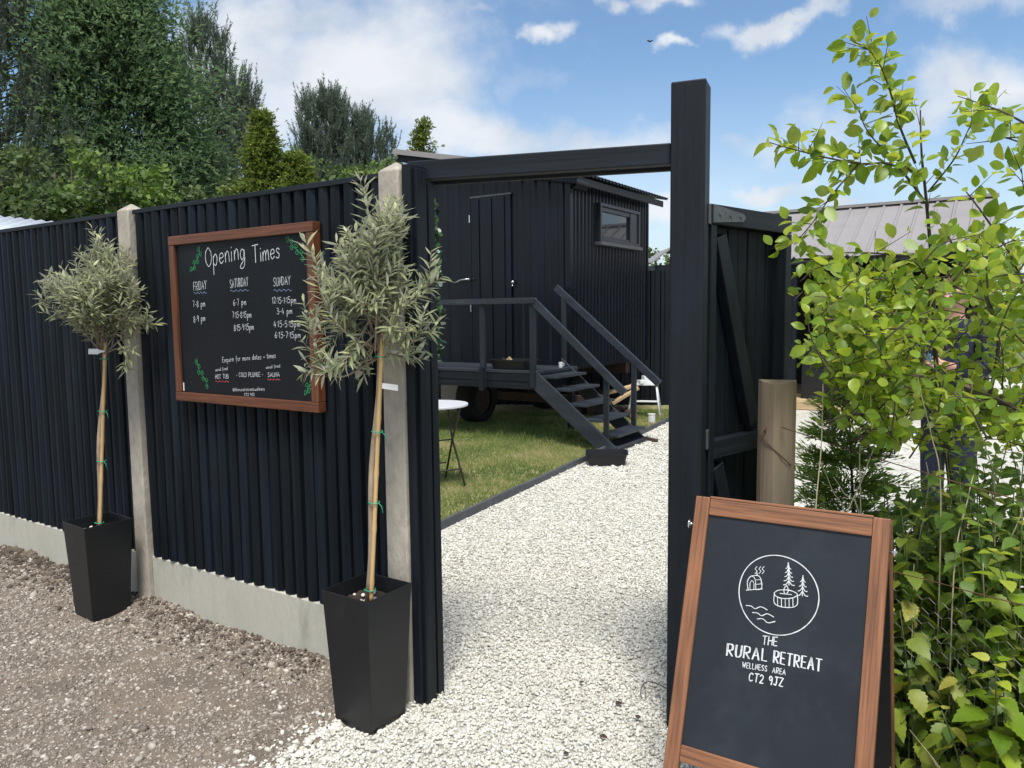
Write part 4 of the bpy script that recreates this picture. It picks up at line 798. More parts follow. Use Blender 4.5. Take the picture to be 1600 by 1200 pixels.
# running gear
for x in (-1.42, -2.3):
    MB().box((x + .62, -.1, .50), (x + .70, HD, .60)).build('chassis_rail', m_rust, hut) if x < -2 else None
MB().box((-2.3, .05, .56), (-.15, .17, .70)).build('chassis_beam', m_rust, hut)
MB().box((-1.15, .02, .36), (.25, .11, .47)).build('axle_beam', m_rust, hut)
MB().box((-2.3, HD - .3, .60), (-.2, HD - .15, .78)).build('chassis_beam', m_rust, hut)
MB().box((-.75, -.02, .60), (-.12, .014, .70)).build('pale_batten', m_ptimber, hut)
MB().box((-2.12, .02, .28), (-1.72, .05, .62)).build('mudguard', m_roofg, hut)
for x, y in ((-1.60, .16), (-1.60, HD - .35)):
    wl = MB(); R1 = .34; V = []; n = 28
    pr = [(-.13, .20), (-.14, .30), (-.10, .335), (.10, .335), (.14, .30), (.13, .20)]
    for k in range(n):
        a = 2 * math.pi * k / n
        for (o, r) in pr: V.append((x + o, y + r * math.cos(a), .335 + r * math.sin(a)))
    wl.add(V, [(k * 6 + j, ((k + 1) % n) * 6 + j, ((k + 1) % n) * 6 + j + 1, k * 6 + j + 1) for k in range(n) for j in range(5)])
    wo = wl.build('wheel', m_tyre, hut, True); MB().cyl((x - .10, y, .335), .21, .20, 20, 0).build('rim', m_rust, wo)
# ------------------------------------------------------------ steps and deck
st = thing('entrance_steps', 'black timber landing and staircase with handrails leading up to the hut door', 'steps', HC + EX * .1 - EY * .95, GRZ)
DX = -.1      # hut-local x offset: part local x = hut x - .1 ; y = hut y + .95
b = MB()
for i in range(7): b.box((-2.45, -.034 + i * .1365, .8195), (.03, -.034 + i * .1365 + .132, .852))
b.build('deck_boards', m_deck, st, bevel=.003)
MB().box((-2.45, -.028, .72), (.02, .010, .8185)).build('fascia', m_bwoodx, st, bevel=.003)
MB().box((-2.45, -.024, .635), (.0, .02, .716)).build('bearer', m_bwoodx, st, bevel=.003)
MB().box((.0, .02, .64), (.04, .90, .82)).build('bearer', m_bwood, st)
MB().box((-2.3, .3, .05), (-2.22, .38, .82)).build('leg', m_bwood, st)
MB().box((-.06, .80, .05), (.01, .87, .82)).build('leg', m_bwood, st)
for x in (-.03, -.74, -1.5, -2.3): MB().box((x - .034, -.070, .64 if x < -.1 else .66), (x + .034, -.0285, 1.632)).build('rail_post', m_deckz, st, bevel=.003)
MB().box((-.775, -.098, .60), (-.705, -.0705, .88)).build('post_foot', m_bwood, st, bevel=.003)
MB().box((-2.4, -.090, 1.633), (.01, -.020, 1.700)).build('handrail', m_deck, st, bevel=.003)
def stairz(x): return .87 - (x + .03) * .905
for y0, nm in ((-.05, 0), (.72, 1)):
    p0 = np.array([-.03, y0, .87 - .11 + (0.10 if nm else 0)]); s = MB(); xt = 1.02
    a0 = (-.03 if nm == 0 else -.10); zt = .88 if nm == 0 else .96
    poly = [(a0, zt), (xt, .02 + .03), (xt, -.01), (xt - .20, -.01), (a0, zt - .235)]
    V = [(x, y0, z) for x, z in poly] + [(x, y0 + .035, z) for x, z in poly]; n = 5
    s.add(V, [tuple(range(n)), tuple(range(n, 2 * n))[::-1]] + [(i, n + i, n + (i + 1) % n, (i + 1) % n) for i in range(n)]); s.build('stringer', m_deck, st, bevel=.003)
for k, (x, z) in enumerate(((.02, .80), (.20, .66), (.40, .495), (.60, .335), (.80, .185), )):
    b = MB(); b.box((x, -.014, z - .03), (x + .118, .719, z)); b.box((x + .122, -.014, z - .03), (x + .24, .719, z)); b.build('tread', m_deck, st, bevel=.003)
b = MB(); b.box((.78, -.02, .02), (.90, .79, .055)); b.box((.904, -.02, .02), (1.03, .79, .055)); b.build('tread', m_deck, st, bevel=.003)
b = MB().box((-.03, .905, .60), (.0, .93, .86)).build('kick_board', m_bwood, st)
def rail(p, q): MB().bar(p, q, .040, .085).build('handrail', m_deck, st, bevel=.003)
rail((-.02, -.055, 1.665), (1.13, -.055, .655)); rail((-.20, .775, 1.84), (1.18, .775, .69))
MB().box((.865, -.033, .0), (.925, .0, .86)).build('rail_post', m_deckz, st, bevel=.003)
MB().box((.83, .757, .0), (.89, .792, .95)).build('rail_post', m_deckz, st, bevel=.003)
MB().box((-.115, .757, .70), (-.06, .792, 1.72)).build('rail_post', m_deckz, st, bevel=.003)
MB().bar((.98, .83, .03), (1.14, .82, .012), .05, .03).build('ground_stake', m_rust, st)
# trays and small things by the steps
def tray(name, label, c, w, d, h, rz, group=None, wall=.008):
    t = thing(name, label, 'tray', c, rz, group); b = MB()
    def R2(x, y, z, r=.02): return [(-x + r, -y, z), (x - r, -y, z), (x, -y + r, z), (x, y - r, z), (x - r, y, z), (-x + r, y, z), (-x, y - r, z), (-x, -y + r, z)]
    V = R2(w * .44, d * .42, 0) + R2(w / 2, d / 2, h) + R2(w / 2 + .012, d / 2 + .012, h) + R2(w / 2 + .012, d / 2 + .012, h - .012) 
    V2 = R2(w / 2 - wall, d / 2 - wall, h) + R2(w * .44 - wall, d * .42 - wall, .012)
    n = 8; F = [tuple(range(n))[::-1]] + [(k * n + i, k * n + (i + 1) % n, (k + 1) * n + (i + 1) % n, (k + 1) * n + i) for k in (0,) for i in range(n)] + [(3 * n + i, 3 * n + (i + 1) % n, 2 * n + (i + 1) % n, 2 * n + i) for i in range(n)] + [(2 * n + i, 2 * n + (i + 1) % n, 4 * n + (i + 1) % n, 4 * n + i) for i in range(n)] + [(4 * n + i, 4 * n + (i + 1) % n, 5 * n + (i + 1) % n, 5 * n + i) for i in range(n)] + [tuple(5 * n + i for i in range(n))]
    b.add(V + V2, F); b.build('basin', m_plant, t); return t
tray('foot_bath', 'empty black plastic tray on the gravel at the foot of the steps', on_ground(948, 724), .40, .27, .12, R_(-6), 'black plastic trays')
tray('foot_bath', 'black plastic tray on the landing holding a pale wooden block', HC + EX * -.34 - EY * .78 + np.array([0, 0, .852]), .52, .30, .12, GRZ, 'black plastic trays')
o = MB().bar((-.05, 0, 0), (.05, 0, .085), .035, .06).build('wooden_block', m_ptimber, bevel=.004, loc=HC + EX * -.42 - EY * .80 + np.array([0, 0, .895]), rz=GRZ); tag(o, 'pale wooden block leaning in the tray on the landing', 'wooden block')
m_ = MB(); m_.tube([(0, 0, 0), (0, 0, .065)], [.022, .027], 16); m_.tube([(.025, 0, .055), (.042, 0, .045), (.041, 0, .024), (.023, 0, .015)], .004, 6)
o = m_.build('mug', m_white, smooth=False, loc=HC + EX * .035 - EY * .30 + np.array([0, 0, .852])); tag(o, 'small white mug at the top of the steps', 'mug')
# bistro table
bt = thing('bistro_table', 'round grey-white folding bistro table on the lawn behind the gate jamb', 'table', (-.70, 6.75, 0), .5)
m_ = MB(); n = 40
V = [(.31 * math.cos(2 * math.pi * k / n), .31 * math.sin(2 * math.pi * k / n), z) for z in (.715, .735) for k in range(n)]
m_.add(V, [tuple(range(n))[::-1], tuple(range(n, 2 * n))] + [(k, (k + 1) % n, n + (k + 1) % n, n + k) for k in range(n)]); m_.build('table_top', m_table, bt, bevel=.004)
for s in (-1, 1):
    for q in (-1, 1):
        MB().tube([(s * .20, q * .14, .714), (s * .18, q * .0, .40), (s * .20, -q * .22, 0)], .010, 8).build('leg', m_tleg, bt, True)
MB().tube([(-.19, .17, .16), (.19, .17, .16)], .007, 6).build('stretcher', m_tleg, bt, True); MB().tube([(-.19, -.17, .16), (.19, -.17, .16)], .007, 6).build('stretcher', m_tleg, bt, True); MB().tube([(-.19, .0, .40), (.19, .0, .40)], .007, 6).build('stretcher', m_tleg, bt, True)
# trailing artificial ivy on the back of the jamb
iv = thing('ivy_garland', 'trailing artificial ivy garland with small white blooms hanging beside the gate jamb', 'garland', BL0 + np.array([0, .3, 2.0]), 0)
P, X, Nn, sc = [], [], [], []; gpts = [(678, 318), (681, 400), (684, 470), (687, 560)]; stem = []
for k in np.linspace(0, 1, 40):
    f = k * 3; i = min(int(f), 2); px = gpts[i][0] + (gpts[i + 1][0] - gpts[i][0]) * (f - i); py = gpts[i][1] + (gpts[i + 1][1] - gpts[i][1]) * (f - i); stem.append(at(px - 3, py, 3.32) - np.array(iv.location))
    for j in range(10):
        if .55 < k < .68 and rng.random() < .7: continue
        P.append(stem[-1] + rng.normal(0, .010, 3)); d = rand_dir(1)[0]; d[2] -= .4; X.append(d); Nn.append(np.array([0, -.8, .4]) + rng.normal(0, .4, 3)); sc.append(rng.uniform(.018, .032))
MB().tube(stem, .003, 5).build('vine', m_stem, iv); V, F = scatter(*ROUND_T, P, X, Nn, sc); np_obj('leaves', V, F, m_ivy, iv, True, np.repeat(rng.random(len(P)), len(ROUND_T[0])))
# ------------------------------------------------------------ black sheet fence behind the hut
bfz = thing('sheet_fence', 'black corrugated sheet fence closing the yard behind the hut and steps', 'fence', (2.28, 12.55, 0), R_(-6))
b = MB(); corrugated(b, (-8.9, 0), (.62, 0), .0, lambda s: 2.19, .16, .025, (0, -1)); b.build('sheeting', m_bmetal, bfz)
MB().box((-8.9, .004, 0), (.62, .03, 2.185)).build('backing', m_bwood, bfz)
MB().box((.50, -.10, 0), (.60, -.03, 3.0)).build('post', m_bwood, bfz, bevel=.004)
# folding stool, logs, tin
ws = thing('step_stool', 'small white folding step stool on the grass beyond the steps', 'stool', on_ground(1010, 652) + np.array([0, .15, 0]), R_(-14))
for s in (-1, 1):
    for q in (-1, 1): MB().tube([(s * .17, q * .03, .46), (s * .19, q * .10, .30), (s * .23, q * .18, 0)], .014, 8).build('leg', m_white, ws, True)
    MB().tube([(s * .225, -.17, .02), (s * .225, .17, .02)], .010, 6).build('foot_bar', m_white, ws, True)
MB().box((-.20, -.07, .455), (.20, .07, .48)).build('seat', m_white, ws, bevel=.005)
MB().box((-.19, -.16, .22), (.19, -.06, .238)).build('step', m_white, ws, bevel=.004)
pt = MB(); pt.cyl((0, 0, 0), .05, .12, 18); pt.tube([(0, 0, .12), (0, 0, .128)], [.054, .054], 18); o = pt.build('paint_tin', m_white, loc=on_ground(1018, 661)); tag(o, 'small pale tin on the edging beside the white step stool', 'tin')
bx = MB().box((-.10, -.06, 0), (.10, .06, .05)).box((-.03, -.05, .05), (.03, .05, .11)).build('tool_box', m_white, loc=np.array(ws.location) + np.array([.0, 0, .481]), rz=.3, bevel=.004); tag(bx, 'little white box resting on top of the folding step stool', 'box')
def log(p, L_, r, rz, tilt, label):
    t = thing('log', label, 'log', p, rz, 'split logs stacked behind the steps'); d = np.array([math.cos(tilt), 0, math.sin(tilt)]); pts = [d * L_ * k + np.array([0, .01 * math.sin(k * 5), 0]) for k in np.linspace(-.5, .5, 6)]
    MB().tube(pts, [r * rng.uniform(.9, 1.08) for _ in pts], 12, cap=False).build('bark', m_log, t, True)
    a = np.array([0, 1, 0]); c = np.cross(d, a)
    for e in (-1, 1):
        b = MB(); b.add([pts[0 if e < 0 else -1] + d * e * .002 + r * .96 * (math.cos(q) * a + math.sin(q) * c) for q in np.linspace(0, 6.283, 13)[:-1]], [tuple(range(12))[::(1 if e > 0 else -1)]]); b.build('cut_end', m_logend, t)
LP = on_ground(948, 650)
for i, (x, y, z, r, rz, tl) in enumerate(((-.35, 0, .07, .065, -.4, 0), (-.12, .05, .07, .07, -.2, .0), (.14, .02, .065, .06, .4, .05), (-.24, .02, .19, .06, .5, .0), (.02, .03, .19, .06, .7, 0), (-.10, .02, .30, .055, .9, .05), (.38, .0, .06, .06, 1.0, 0))):
    log(LP + EX * x + EY * y + np.array([0, 0, z]), .42, r, GRZ + 1.2 + rz, tl, 'brown split log in the pile of firewood behind the steps')
for i, (x, z, ti, lb) in enumerate(((.30, .52, .55, 'pale sawn timber offcut leaning steeply on the firewood pile'), (.20, .60, .25, 'pale sawn timber offcut lying flatter on top of the firewood pile'))):
    o = MB().box((-.22, -.045, -.02), (.22, .045, .02)).build('timber_offcut', m_ptimber, bevel=.003, loc=LP + EX * x + np.array([0, 0, z - .20])); o.rotation_euler = (.2, -ti, GRZ + .5); tag(o, lb, 'timber offcut', 'pale timber offcuts')
# ------------------------------------------------------------ open-fronted shed on the right
SO = np.array([4.538, 11.709, 0]); SX0, SX1 = -1.55, 2.27
sh = thing('open_shed', 'long black open-fronted shed with a grey-brown ribbed metal roof behind the leafy bush', 'shed', SO, GRZ)
def shz(y): return 2.345 + (3.185 - 2.345) * (y + .06) / 1.56
b = MB(); n = 0; x = SX0 - .1; pr = []
while x < SX1 + .05: pr += [(x, 0), (x + .15, 0), (x + .165, .028), (x + .19, .028), (x + .205, 0)]; x += .25
V = []
for x, o in pr: V += [(x, -.14, shz(-.14) + o), (x, 1.5, 3.185 + o), (x, 1.5, 3.177 + o), (x, -.14, shz(-.14) + o - .008)]
b.add(V, [(4 * i + j, 4 * i + 4 + j, 4 * i + 4 + (j + 1) % 4, 4 * i + (j + 1) % 4) for i in range(len(pr) - 1) for j in range(4)]); rf = b.build('roof', m_roofg, sh)
b = MB(); V = []
for x, o in pr: V += [(x, 1.5, 3.18 + o), (x, 3.2, 2.45 + o)]
b.add(V, [(2 * i, 2 * i + 2, 2 * i + 3, 2 * i + 1) for i in range(len(pr) - 1)]); b.build('rear_roof', m_roofg, sh)
MB().bar((SX0 - .1, 1.5, 3.205), (SX1 + .06, 1.5, 3.205), .16, .045).build('ridge_capping', m_roofg, sh)
MB().bar((SX0 - .08, -.10, shz(-.1) - .065), (SX1 + .02, -.10, shz(-.1) - .065), .03, .10).build('fascia', m_inner, sh)
MB().box((SX0, 2.9, 0), (SX1, 2.95, 2.5)).build('rear_wall', m_inner, sh)
for x in (SX0, SX1 - .05):
    q = MB(); V = [(x, -.02, 0), (x, 2.9, 0), (x, 2.9, 2.5), (x, 1.5, 3.13), (x, -.02, 2.3)]; V += [(a + .05, c, d) for a, c, d in V]; q.add(V, [(4, 3, 2, 1, 0), (5, 6, 7, 8, 9)] + [(i, (i + 1) % 5, 5 + (i + 1) % 5, 5 + i) for i in range(5)]); q.build('end_wall', m_inner, sh)
for x in (SX0 + .06, -.30, 1.05, SX1 - .16): MB().box((x, -.05, 0), (x + .11, .05, 2.29)).build('post', m_bwood, sh, bevel=.004)
MB().box((SX0, .06, .10), (SX1, 2.88, .13)).build('floor', m_ptimber, sh)
MB().box((SX0, -.02, .0), (SX1, .05, .125)).build('floor_edge', m_ptimber, sh, bevel=.004)
MB().box((-.18, .35, .13), (1.0, .40, 1.0)).build('counter_front', m_inner, sh)
bl = thing('hanging_bulb', 'small lit amber bulb hanging under the shed eaves, seen through the leaves', 'light bulb', at(1364, 483, 9.5), 0)
MB().tube([(0, 0, .03), (0, 0, .07)], .012, 10).build('socket', m_tleg, bl); q = MB(); q.tube([(0, 0, -.04), (0, 0, -.028), (0, 0, -.005), (0, 0, .015), (0, 0, .03)], [.004, .022, .032, .024, .011], 14); q.build('globe', m_bulb, bl, True); MB().tube([(0, 0, .07), (0, 0, .95)], .004, 5).build('flex', m_tleg, bl)
# ------------------------------------------------------------ outbuildings behind
ob = thing('outbuilding', 'low outbuilding with a pale corrugated metal roof rising behind the left fence', 'outbuilding', (-5.0, 7.2, 0), R_(-26))
pts = [at(-330, 302, 7.5), at(118, 350, 7.5)]
ob.location = (float(pts[1][0]), float(pts[1][1]), 0); dv = pts[0] - pts[1]; ob.rotation_euler = (0, 0, math.atan2(dv[1], dv[0])); Lr = math.hypot(dv[0], dv[1]); zA, zB = pts[1][2], pts[0][2]
b = MB(); V = []; n = int(Lr / .025)
for i in range(n + 1):
    s = i * Lr / n; z = zA + (zB - zA) * i / n + .008 * math.sin(s * 2 * math.pi / .10)
    V += [(s, 0, z), (s, 1.2, z - .36), (s, 1.2, z - .37), (s, 0, z - .01)]
b.add(V, [(4 * i + j, 4 * i + 4 + j, 4 * i + 4 + (j + 1) % 4, 4 * i + (j + 1) % 4) for i in range(n) for j in range(4)])
b.build('roof', m_roofw, ob, True)
MB().box((.3, .1, 0), (Lr, 1.0, zA - .40)).build('wall', m_bwood, ob)
fh = thing('distant_shed', 'small grey-roofed shed glimpsed past the corner of the hut', 'shed', (4.55, 22, 0), 0)
a0, a1, a2 = at(1018, 412, 22), at(1050, 388, 22), at(1050, 412, 22)
q = MB(); V = [(a0[0] - 4.55, 0, a0[2]), (a1[0] - 4.55, 0, a1[2]), (a1[0] - 4.55 + 1.5, 0, a1[2] + .02), (a0[0] - 4.55, 2, a0[2]), (a1[0] - 4.55, 2, a1[2]), (a1[0] - 4.55 + 1.5, 2, a1[2] + .02)]
q.add(V, [(0, 3, 4, 1), (1, 4, 5, 2)]); o = q.build('roof', m_roofg, fh); sm = o.modifiers.new('s', 'SOLIDIFY'); sm.thickness = .05
MB().box((a0[0] - 4.55 + .12, .15, 0), (a1[0] - 4.55 + 1.4, 1.9, a0[2] - .03)).build('wall', m_bwood, fh)
tw = MB()
q = [on_ground(1003, 1092, .012), on_ground(1001, 1082, .03), on_ground(1006, 1068, .022), on_ground(1020, 1066, .035), on_ground(1046, 1078, .016)]; c = q[0].copy(); tw.tube([np.array(p) - c for p in smooth([tuple(p) for p in q], 4)], .0022, 5)
tw.tube([q[2] - c, on_ground(1010, 1090, .015) - c], .0014, 4); o = tw.build('twig', m_bbark, None, True, loc=c); tag(o, 'thin bent brown twig lying on the white chippings beside the pavement sign', 'twig')
for x, y, sz in ((962, 1101, .034), (992, 1118, .026), (936, 1150, .03), (905, 1066, .02), (880, 1178, .022), (760, 1010, .02)):
    V, F = scatter(*ROUND_T, [(0, 0, 0)], [(math.cos(x), math.sin(x), .1)], [(.1, -.2, 1)], [sz]); o = np_obj('dead_leaf', V, F, m_log, None, True, loc=on_ground(x, y, .012)); tag(o, 'small dark dead leaf lying on the white chippings of the path', 'dead leaf', 'dead leaves on the path'); 
#@@PLANTS
# ------------------------------------------------------------ wire fence, old post
def on_wire(px, py, t=0.0):
    o = np.array([*(WIRE_A + _wn * t), 0]); nn = np.array([_wn[0], _wn[1], 0]); d = ray(px, py); return CAM + d * (((o - CAM) @ nn) / (d @ nn))
pc = at(1211, 790, 2.80); t = thing('wooden_post', 'weathered round-edged wooden fence post with wire stapled to it, behind the pavement sign', 'fence post', (pc[0], pc[1], 0), -.35)
b = MB(); V = []; n = 22; lev = np.linspace(-.05, 1.0, 13)
for k in lev:
    for j in range(n):
        a = 2 * math.pi * j / n; r = .064 * (1 + .05 * math.cos(4 * a + .6) + .025 * math.sin(7 * a) + .012 * mnoise.noise((math.cos(a) * 2, math.sin(a) * 2, k * 1.5))); V.append((r * math.cos(a), r * .9 * math.sin(a), k * 1.262 + (.006 * math.cos(a * 2) if k == 1 else 0)))
V.append((0, 0, 1.268)); q = (len(lev) - 1) * n
b.add(V, [(i * n + j, i * n + (j + 1) % n, (i + 1) * n + (j + 1) % n, (i + 1) * n + j) for i in range(len(lev) - 1) for j in range(n)] + [(q + j, q + (j + 1) % n, len(V) - 1) for j in range(n)]); b.build('post', m_post, t, False)
for z, a in ((1.08, -2.2), (.74, -2.0)): MB().tube([(.060 * math.cos(a), .056 * math.sin(a), z), (.075 * math.cos(a), .07 * math.sin(a), z + .008), (.060 * math.cos(a), .056 * math.sin(a), z + .018)], .003, 6).build('staple', m_wire, t)
b = MB(); b.tube([(.066 * math.cos(a), .062 * math.sin(a), 1.08 - .06 * max(0, a - 3.6) * (1 if a < 5 else 1)) for a in np.linspace(2.6, 5.6, 16)], .0022, 5); b.build('wire_end', m_wire, t, True)
def strand(a_, b_, label, bow):
    p = on_wire(*a_); q = on_wire(*b_); q = p + (q - p) * 1.9; c = (p + q) / 2; m = MB(); k = 40
    m.tube([p + (q - p) * u - c + np.array([.002 * math.sin(u * 40), .002 * math.cos(u * 33), -bow * math.sin(u * math.pi)]) for u in np.linspace(0, 1, k)], .0017, 5); o = m.build('fence_wire', m_wire, None, True, loc=c); tag(o, label, 'wire', 'rusty fence wires')
strand((1222, 668), (1600, 772), 'rusty fence wire running from the top of the old post across the green leaves', .02)
strand((1235, 848), (1600, 940), 'lower rusty fence wire running behind the pavement sign into the nettles', .01)
def netting():
    m = MB(); c = .05; w = c; h = c * .87
    for i in range(int(1.9 / (1.5 * c / 1.0)) + 1):
        pass
    V, Fc = [], []
    cell = .026; dx = cell * 3 ** .5; segs = set()
    for i in range(42):
        for j in range(15):
            cx = i * dx + (dx / 2 if j % 2 else 0); cz = j * cell * 1.5
            pts = [(round(cx + cell * math.sin(math.pi / 3 * k), 4), round(cz + cell * math.cos(math.pi / 3 * k), 4)) for k in range(6)]
            for k in range(6): segs.add(tuple(sorted((pts[k], pts[(k + 1) % 6]))))
    for (a, b_) in segs:
        p = [np.array([s, .004 * math.sin(s * 9 + z * 7) + .05 * math.sin(s * 3), z + .02 * math.sin(s * 2.2) + .04]) for s, z in (a, b_)]; m.tube(p, .0006, 3, cap=False)
    o = m.build('wire_netting', m_galv, None, loc=wirept(.02, .025), rz=math.atan2(_wd[1], _wd[0])); tag(o, 'grey hexagonal wire netting along the foot of the nettles', 'wire netting')
netting()
# ------------------------------------------------------------ leafy bush
def leaf_twig(px_or_pts, n, P, X, Nn, sc, r, l0, l1, u0=.12, spread=.9):
    q = px_or_pts; cum = [0]
    for i in range(len(q) - 1): cum.append(cum[-1] + np.linalg.norm(q[i + 1] - q[i]))
    L_ = cum[-1]; a = rng.uniform(0, 6.28)
    for k in range(n):
        s = L_ * (u0 + (1 - u0) * (k + rng.uniform(.2, .8)) / n); i = max(j for j in range(len(q) - 1) if cum[j] <= s); p = q[i] + (q[i + 1] - q[i]) * (s - cum[i]) / max(cum[i + 1] - cum[i], 1e-6); d = nrm(q[i + 1] - q[i])
        a += 2.4; u1 = nrm(np.cross(d, (.1, .2, 1))); u2 = np.cross(d, u1); o = math.cos(a) * u1 + math.sin(a) * u2
        x = d * rng.uniform(.2, .8) + o * spread + np.array([0, 0, rng.uniform(-.45, .25)]); x = nrm(x); P.append(p + x * .012); X.append(x); Nn.append(np.array([0, -.35, .75]) + rng.normal(0, .55, 3)); l = rng.uniform(l0, l1) * (1 - .3 * (k == n - 1)); sc.append((l, l * rng.uniform(.75, 1.08), l * rng.uniform(-.4, 2.4))); r.append(np.clip(rng.beta(2, 2.2) + .25 * (k > .8 * n), 0, 1))
bush = thing('leafy_shrub', 'tall bright green round-leaved shrub overhanging the wire fence on the right', 'shrub', (2.15, 3.1, 0))
BO = np.array(bush.location)
SK = [([(1530, 1000, 3.1), (1500, 850, 3.05), (1478, 700, 2.95), (1462, 560, 2.9), (1457, 430, 2.85), (1447, 310, 2.8), (1440, 240, 2.75), (1438, 172, 2.75)], .013, .0022, 17, .55),
      ([(1447, 318, 2.8), (1400, 260, 2.72), (1345, 256, 2.66), (1290, 246, 2.6), (1235, 232, 2.55), (1200, 222, 2.52)], .005, .0014, 36, .08),
      ([(1430, 255, 2.75), (1405, 195, 2.7), (1390, 140, 2.66), (1366, 86, 2.62), (1328, 62, 2.6)], .005, .0014, 30, .1),
      ([(1425, 268, 2.74), (1375, 228, 2.7), (1350, 195, 2.66), (1342, 165, 2.64)], .0035, .0012, 14, .1),
      ([(1450, 300, 2.8), (1490, 250, 2.72), (1512, 205, 2.68), (1520, 190, 2.66)], .0035, .0012, 13, .2),
      ([(1340, 258, 2.66), (1302, 302, 2.6), (1268, 350, 2.57), (1240, 382, 2.55)], .0035, .0012, 17, .15),
      ([(1700, 250, 2.2), (1600, 192, 2.2), (1555, 170, 2.2), (1496, 150, 2.2)], .004, .001, 7, .35), ([(1700, 330, 2.3), (1620, 240, 2.3), (1570, 215, 2.28), (1550, 222, 2.26)], .004, .001, 9, .3), ([(1690, 420, 2.4), (1610, 320, 2.35), (1596, 262, 2.3)], .004, .001, 12, .2),
      ([(1740, 720, 2.7), (1660, 655, 2.65), (1600, 642, 2.62), (1545, 622, 2.62), (1490, 600, 2.65), (1440, 566, 2.68), (1395, 548, 2.7)], .017, .004, 6, .3), ([(1640, 680, 2.7), (1590, 660, 2.66), (1530, 640, 2.65), (1470, 655, 2.66)], .009, .003, 6, .3),
      ([(1440, 566, 2.68), (1448, 500, 2.7), (1452, 440, 2.7), (1420, 400, 2.66)], .006, .002, 12, .3), ([(1545, 622, 2.62), (1560, 540, 2.6), (1545, 470, 2.6), (1500, 400, 2.6), (1470, 350, 2.6)], .007, .002, 17, .35), ([(1600, 642, 2.62), (1610, 520, 2.55), (1590, 420, 2.55), (1540, 340, 2.6), (1510, 300, 2.6)], .007, .002, 20, .35),
      ([(1440, 566, 2.68), (1390, 510, 2.62), (1330, 470, 2.58), (1280, 440, 2.55), (1240, 470, 2.55)], .005, .0015, 17, .15), ([(1420, 400, 2.66), (1350, 395, 2.6), (1300, 400, 2.58), (1250, 440, 2.55)], .004, .0014, 15, .1)]
P, X, Nn, sc, r = [], [], [], [], []; wood = MB()
for pts, r0, r1, nl, u0 in SK:
    q = [np.array(p) for p in smooth([tuple(at(*p) - BO) for p in pts], 4)]; wood.tube(q, list(np.linspace(r0, r1, len(q))), 6)
    leaf_twig(q, int(nl * 1.45), P, X, Nn, sc, r, .040, .070, u0)
    for j in range(int(nl * .35)):
        i = int(rng.integers(int(len(q) * max(u0, .25)), len(q) - 1)); d = nrm(nrm(q[i + 1] - q[i]) * .7 + rand_dir(1)[0] * np.array([1, .8, .7])); ln = rng.uniform(.06, .14); s2 = [q[i] + d * ln * u + np.array([0, 0, .02 * u]) for u in np.linspace(0, 1, 4)]; wood.tube(s2, [.0018, .0014, .0011, .0008], 4); leaf_twig(s2, 4, P, X, Nn, sc, r, .04, .07, .2)
def top_limit(x): return np.interp(x, [1225, 1240, 1290, 1380, 1440, 1500, 1540, 1620], [520, 470, 405, 392, 425, 420, 330, 300])
cnt = 0
while cnt < 350:
    x, y, Y = (rng.uniform(1270, 1680) if rng.random() < .7 else rng.uniform(1280, 1430)), rng.uniform(380, 720), rng.uniform(2.2, 3.35); a = rng.uniform(-3.5, -.1) if rng.random() < .8 else rng.uniform(-3.9, .5); ln = rng.uniform(60, 125); x2, y2 = x + ln * math.cos(a), y + ln * math.sin(a) * .8
    if x2 < 1240 or y2 < top_limit(x2) + 12 or y2 > 690: continue
    if 1440 < x2 < 1525 and (385 < y2 < 425 or 545 < y2 < 580 or (455 < y2 < 545 and x2 > 1480)): continue
    if (1235 < x2 < 1345 and y2 > 600): continue
    q = [np.array(p) for p in smooth([tuple(at(x, y, Y) - BO), tuple(at((x + x2) / 2 + rng.normal(0, 6), (y + y2) / 2 - 8, Y - .03) - BO), tuple(at(x2, y2, Y - .08) - BO)], 4)]
    wood.tube(q, list(np.linspace(.0032, .001, len(q))), 5); leaf_twig(q, int(rng.integers(9, 15)), P, X, Nn, sc, r, .027, .053, .1); cnt += 1
wood.build('branches', m_bbark, bush, True); V, F = scatter(*ROUND_T, P, X, Nn, sc); np_obj('foliage', V, F, m_bush, bush, True, np.repeat(np.array(r), len(ROUND_T[0])))
# ------------------------------------------------------------ nettles, brambles, dry stalks
def herb(name, label, cat, group, p, h, nn, lf, m, lean, T, pairs=2, droop=.45, sc0=1.0):
    t = thing(name, label, cat, p, rng.uniform(0, 6.28), group); d = np.array([lean * rng.uniform(-1, 1), lean * rng.uniform(-1, 1), 1.0]); q = [d * h * u + np.array([.03 * math.sin(u * 3) * lean, lean * .25 * u * u * h, 0]) for u in np.linspace(0, 1, 10)]
    MB().tube(q, list(np.linspace(.0042, .0016, 10)), 6).build('stem', m_stem, t, True); P, X, N_, S_, r = [], [], [], [], []
    for k in range(nn):
        u = .18 + .82 * (k + 1) / nn; f = u * 9; i = min(int(f), 8); c = q[i] + (q[i + 1] - q[i]) * (f - i); a0 = k * 1.57 + rng.normal(0, .25); big = lf * (1.0 if u < .75 else 1.0 - (u - .75) * 2.2) * rng.uniform(.8, 1.15)
        for j in range(pairs):
            a = a0 + j * 2 * math.pi / pairs; x = np.array([math.cos(a), math.sin(a), -droop + .9 * max(0, u - .7) * 2 + rng.normal(0, .15)]); x = nrm(x); pe = big * .35; P.append(c + x * pe * np.array([1, 1, -.3])); X.append(x); N_.append(np.array([0, 0, 1.0]) + .3 * x + rng.normal(0, .18, 3)); S_.append(big); r.append(np.clip(rng.beta(2, 3) + .3 * (u > .88), 0, 1))
    V, F = scatter(*T, P, X, N_, S_); np_obj('leaves', V, F, m, t, True, np.repeat(np.array(r), len(T[0]))); return t
